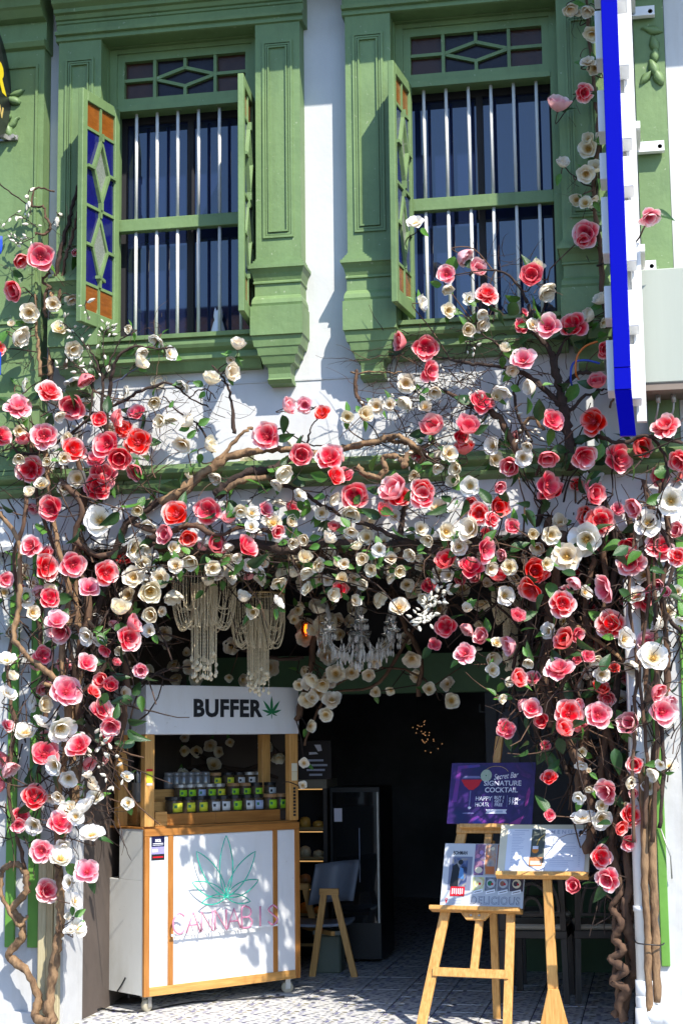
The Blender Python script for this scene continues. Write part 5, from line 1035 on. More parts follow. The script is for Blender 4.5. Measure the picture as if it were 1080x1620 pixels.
add(540, 760, 2, """40,50,86,r 145,42,56,p 185,48,72,r 255,50,76,p 135,97,48,rc 435,105,66,p 495,85,74,r 480,125,50,p 540,145,50,r 505,30,50,p 662,28,86,r 797,42,64,rc 818,128,88,p 905,205,58,r 912,258,88,p 928,85,62,pc 1012,205,86,p 1062,160,66,p 1062,238,58,p 1010,288,52,r 330,255,64,rc 407,268,80,r 462,220,78,r 495,303,54,rc 510,235,40,pc 612,287,90,r 598,348,82,r 740,320,48,pc 828,342,92,p 968,372,84,r 700,390,80,p 705,350,44,pc 852,452,86,p 900,375,42,r 708,507,70,rc 748,490,52,r 686,587,92,p 535,520,62,pc 445,493,56,pc 400,467,50,pc 327,463,66,r 296,518,42,r 388,543,64,p 555,430,58,r 275,333,46,r 12,342,32,r 375,315,46,p 605,623,48,p 557,625,60,pc 820,658,52,rc 780,555,42,r 965,505,70,l 995,665,54,rc 1025,662,26,r 1018,732,88,l 910,768,82,l 812,742,78,p 720,735,82,p 745,710,42,pc 600,720,62,l 570,705,46,pc 630,760,50,r 520,785,60,r 755,780,62,rc 700,785,62,pc 860,590,38,r
1042,65,84,W 970,128,84,W 772,188,102,W 712,240,84,w 690,132,56,w 665,173,56,w 605,170,42,w 620,213,54,w 333,162,56,w 405,152,80,w 405,20,56,W 305,80,66,w 352,85,38,Wc 370,210,50,w 380,185,32,w 30,165,44,w 118,220,46,W 65,248,46,w 8,265,38,w 92,283,42,w 183,287,46,w 220,235,42,wc 72,327,46,w 155,308,38,w 208,330,46,w 115,372,60,w 45,378,44,w 182,398,60,w 270,375,60,w 655,390,44,w 545,312,46,w 520,365,60,W 652,477,56,W 590,575,42,w 525,635,42,w 475,565,60,w 480,600,42,w 490,510,36,w 505,690,38,w 800,570,52,w 823,615,48,w 783,612,42,wc 985,555,92,W 1033,415,48,w 1003,455,50,wc 1060,350,38,W 1075,445,42,W 650,265,42,w 700,445,42,w 395,405,42,w""")
add(540, 760, 2, "210,500,56,wi 222,568,56,wi 105,572,50,wi 33,608,42,wi 85,618,38,wi 8,617,32,wi 237,620,42,wi 278,660,44,wi 332,642,44,wi 108,670,38,wi 155,665,32,wi 350,697,54,wi")
add(0, 1060, 3, """370,355,112,p 215,395,132,r 75,350,52,r 165,600,115,r 105,685,80,r 90,740,72,p 290,720,112,p 255,455,92,W 325,518,82,W 240,610,66,w 275,605,60,w 315,660,80,W 360,695,72,W 160,740,86,W 435,545,62,wc 400,640,92,Wc 435,770,92,Wc 300,835,70,W 335,645,52,w 420,500,44,wc""")
add(0, 1340, 3, "195,20,105,p 412,112,116,l 228,205,112,l 290,40,116,W 325,170,58,Wc 365,255,60,Wc 375,375,82,Wc 335,390,52,Wc 330,330,38,wc")
add(860, 1140, 4.909, """700,345,126,p 475,555,190,l 685,735,176,p 585,830,112,rc 665,950,132,p 445,1060,172,p 485,1240,182,p 235,1285,116,rc 40,435,122,r 45,735,88,r 10,190,86,r
295,245,76,w 290,355,92,W 345,390,52,w 265,605,106,W 345,540,72,w 300,745,152,Wc 450,770,162,W 660,480,92,wc 815,515,116,W 900,345,86,W 450,660,92,w 630,660,52,w""")
add(540, 0, 2, """685,330,72,lc 768,293,58,p 975,690,68,l 770,740,82,p 722,30,50,w 780,30,42,wc 750,45,32,w 790,110,50,w 778,190,46,w 800,215,42,wc 780,440,46,w 778,470,60,w 815,440,42,w 803,530,60,w 772,552,54,w 700,517,42,wc 742,633,46,w 770,640,46,w 795,640,42,w 232,700,46,Wc""")
add(200, 1070, 3.6, "195,360,62,wb 330,425,62,wb 400,425,72,wb 480,400,72,wb 525,430,62,wb 590,375,52,wb 795,385,102,wb 865,460,84,wb 500,500,92,wb 255,530,64,wb 320,550,64,wb 390,560,64,wb 335,350,52,wb 1030,30,92,wi 1030,130,102,wi 1060,285,80,wi 1010,495,62,wi 1005,620,52,wi 980,50,62,wi 20,280,60,wb 60,330,50,wb")
fr_ = random.Random(77)
for i in range(430):
    z_ = (0, 1, 2, 2, 1, 3, 4, 5, 2, 0, 1, 4)[i % 12]; x, y = (fr_.uniform(20, 265), fr_.uniform(600, 800)) if z_ == 4 else (fr_.uniform(270, 960), fr_.uniform(690, 800)) if z_ == 5 else (fr_.uniform(815, 1075), fr_.uniform(700, 1150)) if z_ == 0 else ((fr_.uniform(0, 215), fr_.uniform(720, 1310)) if z_ == 1 else (fr_.uniform(235, 800), fr_.uniform(790, 925)) if z_ == 2 else ((fr_.uniform(465, 545), fr_.uniform(940, 1110)) if fr_.random() < .4 else (fr_.uniform(480, 790), fr_.uniform(900, 1060))))
    RAW.append((x, y, fr_.uniform(18, 30), fr_.choice('rpwW' if z_ < 2 else 'wwwWp') if z_ != 3 else 'w', ('d' if z_ != 3 else 'i')+fr_.choice(('', 'c'))))
for i in range(120):
    RAW.append((fr_.uniform(225, 810), fr_.uniform(850, 932), fr_.uniform(17, 25), fr_.choice('wwWw'), 'de'+fr_.choice(('', 'c'))))
for i in range(40):
    x, y = (fr_.uniform(0, 100), fr_.uniform(850, 1300)) if i % 2 else (fr_.uniform(985, 1060), fr_.uniform(850, 1260))
    RAW.append((x, y, fr_.uniform(18, 30), fr_.choice('wWprl'), 'de'+fr_.choice(('', 'c'))))
def plant_of(x, y, f):
    if f == 'b': return 'back'
    if 'i' in f: return 'inner'
    if x > 860 and y < 380: return 'garland'
    if y > 610 and x < 262: return 'left'
    if y <= 610 and x < 150: return 'upleft'
    if y < 690 and x < 400: return 'middle'
    if x > 790 and y > 690: return 'right'
    if y < 690 and x > 540: return 'upright'
    return 'arch'
INFO = {
 'left': ('flowering_vine', 'twisted artificial magnolia vine with coral and cream flowers climbing the left pillar', (75, 1612, -.12)),
 'right': ('flowering_vine', 'bundled artificial magnolia trunks with pink and white flowers climbing the right pillar', (985, 1600, .05)),
 'arch': ('flower_arch', 'tangled garland of coral and cream magnolia flowers arching over the shop entrance', (520, 880, -.2)),
 'upleft': ('magnolia_branch', 'slender budding magnolia branch with few flowers at the left of the left window', (95, 620, -.15)),
 'middle': ('magnolia_branch', 'thin curling branch of cream flowers and buds under the left window sill', (190, 700, -.15)),
 'upright': ('magnolia_tree', 'dark bare branched magnolia with coral flowers spreading under the right window', (895, 720, -.2)),
 'garland': ('flower_garland', 'hanging garland of cream and pink flowers between right window and blue edged sign', (940, 390, -.2)),
 'inner': ('ceiling_garland', 'cream flowers hanging in the shade round the crystal chandelier', (590, 940, 1.3)),
 'back': ('wall_garland', 'dim cream flowers covering the inner wall behind the cart window', (340, 1200, 2.55))}
PL = {}
for k, (nm, lab, c) in INFO.items():
    p = P(*c); 
    if k in ('left', 'right'): p[2] = 0
    PL[k] = dict(root=empty(nm, tuple(map(float, p)), 0, lab, 'vine' if 'vine' in nm or 'garland' in nm else ('arch' if 'arch' in nm else 'branch' if 'branch' in nm else 'tree')), nodes=[], tw=MB(p), buds=MB(p), o=p, nl=0)
    PL[k]['root']['category'] = {'flowering_vine': 'vine', 'flower_arch': 'flower arch', 'magnolia_branch': 'branch', 'magnolia_tree': 'tree', 'flower_garland': 'garland', 'ceiling_garland': 'garland', 'wall_garland': 'garland'}[nm]
def branch(k, pts, r0, r1, mt, per=6, jit=.004, n=8, rough=True, name='branch'):
    pl = PL[k]; cp = crom([P(*q) for q in pts], per, jit); m = MB(pl['o']); N = len(cp)
    m.tube(cp, [(r0+(r1-r0)*i/(N-1))*rnd.uniform(.86, 1.14) for i in range(N)], n); 
    if n >= 8:
        for i in range(len(m.V)):
            c_ = cp[min(i//n, N-1)]-pl['o']; v_ = np.array(m.V[i]); a_ = i % n
            f_ = 1+.20*math.sin(a_*2.4+3.1*math.sin(i//n*.21))*math.cos(i//n*.13+a_)+rnd.uniform(-.11, .11)
            m.V[i] = tuple(c_+(v_-c_)*f_)
    m.build(name, mt, pl['root'], True); pl['nodes'] += cp; return cp
def off(ox, oy, s, pts): return [(ox+a/s, oy+b/s, Y) for a, b, Y in pts]
# left pillar
branch('left', off(0, 1340, 3, [(262, 832, -.20), (225, 826, -.20), (168, 802, -.16), (185, 720, -.13), (125, 590, -.13), (45, 515, -.10), (108, 425, -.12), (98, 345, -.10), (60, 292, -.12), (128, 205, -.13), (112, 105, -.12), (62, 80, -.10), (10, 110, -.12)]), .027, .018, barkt, 7, .003, 9)
branch('left', off(0, 1340, 3, [(10, 110, -.12), (5, 210, -.12), (40, 290, -.14), (95, 370, -.15), (125, 330, -.12)]), .012, .010, barkt)
branch('left', off(0, 1340, 3, [(240, 830, -.18), (236, 720, -.18), (258, 560, -.2), (276, 430, -.2), (290, 320, -.2), (288, 180, -.22), (282, 90, -.22)])+[(92, 1260, -.2), (110, 1150, -.18), (98, 1040, -.2), (110, 940, -.2), (85, 830, -.2), (70, 700, -.2)], .030, .014, barkt, 7, .003, 10)
branch('left', [(92, 1585, .05), (85, 1500, .02), (80, 1420, .0), (92, 1340, -.05), (120, 1260, -.08), (112, 1150, -.05), (130, 1050, -.1), (120, 930, -.1), (128, 850, -.15)], .026, .018, barkt)
branch('left', [(0, 812, -.3), (28, 850, -.3), (33, 905, -.28), (30, 960, -.28), (22, 1005, -.3), (45, 1040, -.32), (75, 1062, -.32), (105, 1090, -.30)], .014, .017, barkt)
branch('left', [(42, 770, -.2), (38, 830, -.22), (22, 880, -.2), (30, 960, -.2), (12, 1050, -.2), (22, 1150, -.18), (14, 1250, -.18), (30, 1330, -.15), (40, 1372, -.14)], .013, .011, barkm)
for pts, r, mt in (([(110, 1290, .0), (128, 1180, -.05), (118, 1070, -.1), (140, 960, -.12), (120, 860, -.12), (135, 780, -.15), (110, 690, -.15)], .024, barkm), ([(150, 1250, .1), (160, 1120, .05), (148, 1000, .0), (175, 900, -.05), (200, 830, -.1), (260, 790, -.1)], .026, barkd),
                   ([(60, 1220, -.1), (75, 1100, -.12), (62, 980, -.12), (85, 880, -.15), (60, 790, -.15), (48, 690, -.15)], .015, barkm), ([(100, 1180, -.15), (120, 1080, -.15), (108, 1000, -.18), (125, 960, -.2), (122, 990, -.22), (135, 1020, -.22)], .012, barkt),
                   ([(188, 1180, .2), (200, 1090, .2), (195, 1000, .15), (215, 930, .1), (205, 870, .0)], .022, barkm), ([(226, 1330, 1.3), (229, 1200, 1.3), (222, 1120, 1.25), (203, 1050, 1.1), (196, 980, .9)], .055, woodmat('weathered_post', (.13, .085, .04), (.07, .045, .02), 12, (6, 6, .6), .8)),
                   ([(70, 1080, -.3), (110, 1095, -.3), (150, 1080, -.25), (170, 1030, -.2), (140, 980, -.2)], .014, barkt), ([(95, 760, -.25), (130, 800, -.25), (120, 850, -.22), (160, 880, -.2), (230, 860, -.2), (330, 870, -.2)], .02, barkm), ([(10, 690, -.2), (40, 720, -.2), (90, 700, -.2), (140, 660, -.2), (146, 600, -.2)], .010, barkd)):
    branch('left', pts, r, r*.7, mt)
# right pillar
branch('right', off(800, 1380, 3.857, [(720, 905, .05), (692, 800, .02), (738, 715, -.02), (642, 662, .02), (735, 598, -.03), (640, 530, .02), (722, 470, -.02), (655, 405, .02), (705, 310, -.02), (645, 215, .02), (700, 100, 0)])+[(965, 1330, 0), (985, 1250, -.02), (958, 1150, 0)], .024, .016, barkm, 7, .003, 9)
branch('right', off(800, 1380, 3.857, [(700, 890, .08), (745, 690, .06), (790, 590, .05), (765, 450, .03), (740, 330, .02), (725, 200, .0), (752, 60, .0)])+[(985, 1300, 0), (995, 1200, 0), (1003, 1100, -.05), (1000, 1000, -.08), (1006, 900, -.1), (990, 800, -.12)], .029, .018, barkm, 7, .003, 10)
branch('right', off(800, 1380, 3.857, [(660, 880, .06), (690, 760, .08), (668, 600, .06), (690, 480, .05), (665, 300, .05), (690, 150, .04)])+[(965, 1320, .03), (948, 1230, .02), (960, 1130, 0), (942, 1020, -.02), (960, 930, -.05), (945, 840, -.1)], .022, .016, barkm)
for pts, r, mt in (([(1038, 1250, -.10), (1034, 1190, -.12), (1052, 1110, -.12), (1054, 1000, -.14), (1046, 930, -.15), (1060, 850, -.15), (1040, 760, -.18)], .020, barkm), ([(1000, 1230, -.05), (1015, 1130, -.08), (1040, 1070, -.1), (1058, 1030, -.12)], .018, barkd), ([(905, 985, .0), (940, 1010, -.03), (985, 1045, -.05), (1010, 1085, -.05)], .014, barkt),
                   ([(928, 1350, .05), (935, 1270, .04), (905, 1180, .03), (890, 1090, .02), (905, 1000, .0), (880, 920, -.03), (890, 840, -.1)], .028, barkm), ([(950, 1400, .05), (975, 1290, .04), (955, 1190, .03), (975, 1080, 0), (960, 980, -.03), (975, 880, -.05), (950, 780, -.12)], .026, barkd), ([(875, 1150, .1), (860, 1060, .08), (868, 970, .05), (850, 890, .0), (870, 820, -.1)], .03, barkm),
                   ([(910, 1260, .1), (925, 1160, .08), (935, 1060, .05), (925, 960, .0), (940, 880, -.05)], .024, barkm), ([(1010, 1420, .0), (1008, 1330, -.02), (1015, 1240, -.03), (1008, 1150, -.05), (1020, 1050, -.06), (1015, 950, -.08), (1030, 860, -.1), (1018, 760, -.15)], .018, barkm),
                   ([(1078, 1000, -.2), (1050, 960, -.2), (1065, 880, -.2), (1040, 820, -.2), (1055, 740, -.2), (1030, 690, -.2)], .012, barkd), ([(830, 1020, .1), (845, 940, .05), (835, 880, 0), (860, 800, -.1)], .02, barkd), ([(1000, 1560, .1), (992, 1480, .08), (1004, 1400, .06), (990, 1320, .05), (1000, 1240, .03)], .02, barkm), ([(850, 1170, .5), (845, 1120, .45), (832, 1060, .4), (842, 980, .2)], .022, barkd)):
    branch('right', pts, r, r*.75, mt)
# arch over the entrance
A_ = lambda pts: off(280, 640, 2.571, pts)
for pts, r0, r1, mt in ((A_([(-60, 400, -.25), (40, 330, -.22), (120, 270, -.2), (210, 215, -.18), (330, 190, -.2), (450, 180, -.2), (600, 205, -.22)]), .028, .018, barkt), (A_([(0, 400, -.2), (60, 330, -.22), (130, 262, -.2), (200, 190, -.18), (255, 128, -.15), (310, 92, -.13)]), .018, .010, barkt),
    (A_([(160, 370, -.2), (220, 315, -.22), (300, 272, -.25), (390, 262, -.22), (470, 215, -.2), (560, 190, -.2)]), .032, .014, barkd), (A_([(195, 355, -.25), (265, 308, -.28), (370, 300, -.25), (430, 330, -.2)]), .018, .014, barkt), (A_([(560, 200, -.2), (680, 175, -.22), (800, 152, -.25), (900, 130, -.25), (960, 165, -.28), (1000, 205, -.25), (985, 250, -.2)]), .020, .014, barkt),
    (A_([(735, 250, -.28), (765, 285, -.3), (815, 295, -.3), (848, 262, -.3), (835, 222, -.28), (870, 208, -.28), (912, 225, -.28), (925, 252, -.3), (935, 205, -.28), (970, 185, -.25), (1005, 205, -.25)]), .016, .016, barkt), (A_([(905, 560, -.2), (912, 500, -.22), (930, 420, -.25), (950, 360, -.25), (1010, 330, -.25)]), .018, .012, barkd), (A_([(720, 470, -.25), (780, 490, -.25), (850, 520, -.22), (950, 570, -.2), (1040, 640, -.2)]), .016, .010, barkd),
    (A_([(-120, 540, -.2), (0, 560, -.2), (130, 590, -.2), (280, 560, -.2), (450, 590, -.18), (620, 560, -.2), (800, 580, -.18), (950, 560, -.2), (1100, 600, -.2), (1300, 560, -.2)]), .030, .026, barkd), (A_([(-100, 590, 0.), (60, 560, 0), (200, 610, 0), (380, 580, .05), (560, 610, .05), (720, 575, .05), (900, 610, .05), (1100, 570, 0), (1280, 600, 0)]), .028, .022, barkm),
    (A_([(430, 330, -.2), (520, 360, -.22), (580, 410, -.22), (640, 430, -.2), (690, 470, -.2)]), .014, .010, barkd), (A_([(320, 130, -.12), (420, 105, -.12), (540, 165, -.15), (620, 160, -.18)]), .006, .004, barkd), (A_([(-180, 480, -.3), (-60, 520, -.3), (60, 490, -.3), (160, 530, -.28), (260, 500, -.28), (380, 520, -.25)]), .018, .012, barkm), (A_([(530, 160, -.2), (545, 90, -.2), (575, 50, -.2), (560, 10, -.2)]), .006, .003, barkd)):
    branch('arch', pts, r0, r1, mt)
# upper right tree
B_ = lambda pts: off(540, 380, 2, pts)
for pts, r0, r1, mt in ((B_([(725, 720, -.22), (718, 640, -.22), (708, 560, -.24), (690, 480, -.25), (672, 400, -.26), (655, 340, -.28), (610, 285, -.28), (590, 200, -.28)]), .036, .010, barkd), (B_([(695, 480, -.25), (735, 430, -.25), (780, 420, -.25), (835, 440, -.22)]), .016, .008, barkd), (B_([(700, 530, -.24), (640, 470, -.25), (560, 415, -.26), (460, 395, -.28), (380, 385, -.28), (320, 372, -.25)]), .017, .006, barkd),
    (B_([(560, 680, -.2), (520, 600, -.22), (470, 540, -.24), (400, 520, -.25), (330, 480, -.22)]), .022, .010, barkm), (B_([(672, 400, -.26), (700, 330, -.28), (730, 290, -.28)]), .010, .005, barkd), (B_([(560, 415, -.26), (500, 340, -.28), (430, 285, -.28)]), .009, .004, barkd), (B_([(600, 640, -.2), (560, 560, -.22), (545, 480, -.24), (575, 420, -.24)]), .010, .005, barkd), (B_([(640, 600, -.22), (600, 560, -.22), (560, 610, -.2)]), .010, .008, barkt),
    (B_([(0, 660, -.2), (100, 635, -.2), (200, 640, -.2), (235, 660, -.2), (290, 640, -.2)]), .014, .010, barkt), (B_([(70, 530, -.15), (45, 480, -.15), (50, 410, -.15)]), .013, .010, barkm), (B_([(30, 418, -.14), (120, 416, -.14), (200, 422, -.14)]), .006, .004, barkt), (B_([(720, 650, -.22), (800, 620, -.24), (880, 640, -.25), (960, 620, -.25), (1080, 640, -.25)]), .016, .008, barkd), (B_([(590, 200, -.28), (540, 120, -.28), (480, 95, -.28)]), .010, .004, barkd), (B_([(610, 285, -.28), (650, 180, -.28), (660, 90, -.26)]), .008, .003, barkd), (B_([(708, 560, -.24), (760, 500, -.25), (830, 470, -.25)]), .012, .006, barkd), (B_([(850, 530, -.25), (870, 480, -.25), (950, 450, -.3)]), .007, .004, barkm)):
    branch('upright', pts, r0, r1, mt)
U_ = lambda pts: off(0, 280, 5.4, pts)
for pts, r0, r1, mt in ((U_([(430, 1800, -.15), (440, 1600, -.15), (448, 1200, -.15), (488, 800, -.16), (535, 590, -.16), (600, 350, -.16), (640, 180, -.16), (682, 30, -.16)]), .020, .008, barkd), (U_([(470, 1200, -.16), (530, 900, -.17), (570, 680, -.17), (640, 430, -.17), (672, 280, -.17)]), .012, .008, barkm), (U_([(400, 1200, -.2), (385, 1000, -.2), (430, 940, -.2), (362, 880, -.2), (425, 800, -.2), (375, 740, -.2)]), .010, .007, barkm), (U_([(300, 480, -.2), (380, 490, -.2), (435, 430, -.2), (390, 330, -.2), (370, 255, -.2), (275, 250, -.2), (310, 100, -.2), (460, 125, -.2)]), .009, .005, barkm),
    (U_([(350, 1700, -.2), (330, 1450, -.2), (310, 1250, -.2), (300, 1000, -.2)]), .012, .005, barkt), (U_([(420, 1700, -.17), (440, 1350, -.17), (470, 1100, -.17), (420, 980, -.17)]), .016, .010, barkt), (U_([(560, 1620, -.2), (620, 1420, -.2), (660, 1180, -.2)]), .012, .005, barkt), (U_([(-60, 0, -.3), (100, 140, -.25), (240, 240, -.2)]), .005, .004, barkd)):
    branch('upleft', pts, r0, r1, mt)
H_ = lambda pts: off(110, 330, 3.375, pts)
for pts, r0, r1, mt in ((H_([(190, 1300, -.15), (200, 1080, -.2), (220, 930, -.25), (235, 850, -.28), (270, 780, -.3), (350, 735, -.3), (460, 745, -.3), (560, 740, -.3)]), .014, .004, barkd), (H_([(205, 1070, -.2), (300, 1020, -.22), (390, 970, -.24), (520, 930, -.24), (580, 960, -.24), (640, 1010, -.22), (740, 1060, -.2)]), .011, .004, barkd), (H_([(880, 1200, -.2), (870, 1080, -.2), (840, 940, -.22), (800, 880, -.24), (760, 840, -.25)]), .011, .005, barkd), (H_([(170, 1150, -.2), (180, 930, -.22), (140, 820, -.25), (100, 720, -.28)]), .011, .004, barkd), (H_([(180, 930, -.22), (250, 740, -.26), (300, 680, -.28)]), .006, .003, barkd), (H_([(640, 1010, -.22), (720, 960, -.22), (780, 1010, -.2)]), .005, .003, barkd), (H_([(760, 1300, -.2), (690, 1160, -.2), (600, 1100, -.2), (500, 1000, -.22)]), .007, .004, barkd), (H_([(215, 940, -.22), (320, 880, -.25), (430, 800, -.28)]), .005, .003, wirem)):
    branch('middle', pts, r0, r1, mt, jit=.003)
for pts, r0, r1, mt in (([(958, 520, -.2), (950, 420, -.22), (944, 360, -.22), (938, 300, -.22), (945, 200, -.22), (934, 100, -.22), (925, -20, -.22)], .016, .009, barkm), ([(942, 320, -.22), (950, 220, -.22), (935, 150, -.22), (905, 150, -.22)], .005, .003, barkd), ([(940, 300, -.22), (915, 285, -.25), (890, 262, -.25)], .005, .003, barkd), ([(945, 420, -.22), (990, 400, -.5), (1024, 350, -.55)], .006, .004, barkd)):
    branch('garland', pts, r0, r1, mt)
for pts, r0, r1, mt in (([(470, 1140, 1.5), (490, 1060, 1.4), (505, 980, 1.3), (560, 930, 1.2), (640, 945, 1.2), (690, 930, 1.1)], .022, .014, barkm), ([(660, 1100, 1.4), (665, 1040, 1.3), (640, 990, 1.2), (620, 930, 1.2)], .016, .012, barkm), ([(700, 950, 1.2), (660, 985, 1.3), (600, 1080, 1.5), (520, 1100, 1.6), (480, 1180, 1.6)], .012, .008, barkm), ([(260, 1020, 1.4), (330, 1010, 1.4), (420, 1040, 1.4), (480, 1040, 1.4)], .016, .012, barkd), ([(690, 1090, 1.4), (640, 1060, 1.4), (580, 1060, 1.5), (520, 1090, 1.5)], .008, .006, barkm)):
    branch('inner', pts, r0, r1, mt)
for pts, r0, r1, mt in (([(210, 1180, 2.5), (300, 1190, 2.55), (380, 1220, 2.55), (470, 1180, 2.55)], .02, .014, barkd), ([(250, 1250, 2.55), (320, 1210, 2.55), (440, 1230, 2.55)], .016, .012, barkd)):
    branch('back', pts, r0, r1, mt)

for x_ in (1006, 1018, 1030, 1044): branch('right', [(x_+rnd.uniform(-6, 6), 1340-rnd.uniform(0, 60), -.19), (x_+rnd.uniform(-12, 10), 1200, -.2), (x_+rnd.uniform(-10, 12), 1060, -.2), (x_+rnd.uniform(-14, 12), 930, -.2), (x_+rnd.uniform(-14, 14), 800, -.22)], rnd.uniform(.010, .018), .008, barkm if x_ % 4 else barkd)
# tangles of thin dark twigs (nobody could count them)
def tangle(k, x0, x1, y0, y1, d0, d1, n, L0, L1, r0, r1, dirx=1., seed=1, target='tw'):
    rg = random.Random(seed); m = PL[k][target]
    for _ in range(n):
        p = P(rg.uniform(x0, x1), rg.uniform(y0, y1), rg.uniform(d0, d1)); L_ = rg.uniform(L0, L1)
        d = np.array((rg.gauss(0, 1)*dirx, rg.gauss(0, .35), rg.gauss(0, 1)*(1.25-dirx))); d /= np.linalg.norm(d); c = np.array((rg.gauss(0, .5), rg.gauss(0, .3), rg.gauss(0, .5)))
        pts = []; q = p.copy(); N = 7
        for i in range(N+1):
            pts.append(q.copy()); d = d+c*.22+np.array((rg.gauss(0, .16), rg.gauss(0, .1), rg.gauss(0, .16))); d /= np.linalg.norm(d); q = q+d*L_/N
        r = rg.uniform(r0, r1); m.tube(pts, [r*(1-.6*i/N) for i in range(N+1)], 4, False, 1 if rg.random() < .3 else 0)
tangle('arch', 140, 860, 850, 915, -.35, .2, 150, .25, .6, .0022, .006, 1., 1)
tangle('arch', 230, 800, 750, 850, -.35, -.1, 80, .15, .4, .0015, .004, .9, 2)
tangle('arch', 200, 820, 850, 885, .05, .5, 120, .3, .7, .003, .008, 1., 3)
tangle('left', 20, 200, 720, 1200, -.28, .1, 130, .2, .6, .002, .007, .4, 4)
tangle('left', 100, 215, 800, 1180, .1, .5, 170, .3, .8, .005, .014, .4, 5)
tangle('left', 40, 190, 1180, 1330, -.3, .05, 70, .12, .4, .002, .005, .5, 6)
tangle('left', 20, 260, 620, 800, -.35, -.1, 90, .15, .4, .002, .005, .7, 14)
tangle('left', 0, 110, 800, 1330, -.22, -.05, 90, .15, .45, .002, .006, .4, 44)
tangle('right', 985, 1075, 800, 1250, -.22, -.05, 60, .15, .45, .002, .006, .35, 45)
tangle('right', 820, 1075, 720, 1180, -.25, .1, 190, .2, .6, .002, .008, .4, 7)
tangle('right', 810, 960, 800, 1060, .15, .6, 200, .3, .7, .005, .015, .35, 8)
tangle('right', 895, 975, 1060, 1250, .1, .4, 80, .25, .5, .005, .012, .22, 28)
tangle('right', 945, 995, 1200, 1420, .0, .2, 60, .12, .35, .003, .009, .2, 9)
tangle('upright', 600, 900, 520, 720, -.3, -.15, 190, .10, .35, .0015, .004, .7, 10)
tangle('upright', 560, 760, 560, 680, -.3, -.12, 90, .10, .3, .0015, .0035, .9, 11)
tangle('upright', 740, 860, 400, 520, -.3, -.2, 40, .10, .25, .0015, .003, .5, 12)
tangle('middle', 230, 360, 600, 680, -.25, -.15, 70, .06, .22, .001, .0028, .9, 13)
tangle('middle', 140, 260, 500, 620, -.3, -.2, 30, .08, .22, .001, .0028, .5, 15)
tangle('upleft', 15, 130, 340, 600, -.25, -.14, 60, .08, .25, .001, .003, .6, 16)
tangle('inner', 470, 760, 890, 960, .6, 1.4, 70, .2, .5, .003, .007, .9, 17)
tangle('garland', 905, 950, 0, 420, -.28, -.18, 26, .08, .2, .0012, .003, .4, 18)

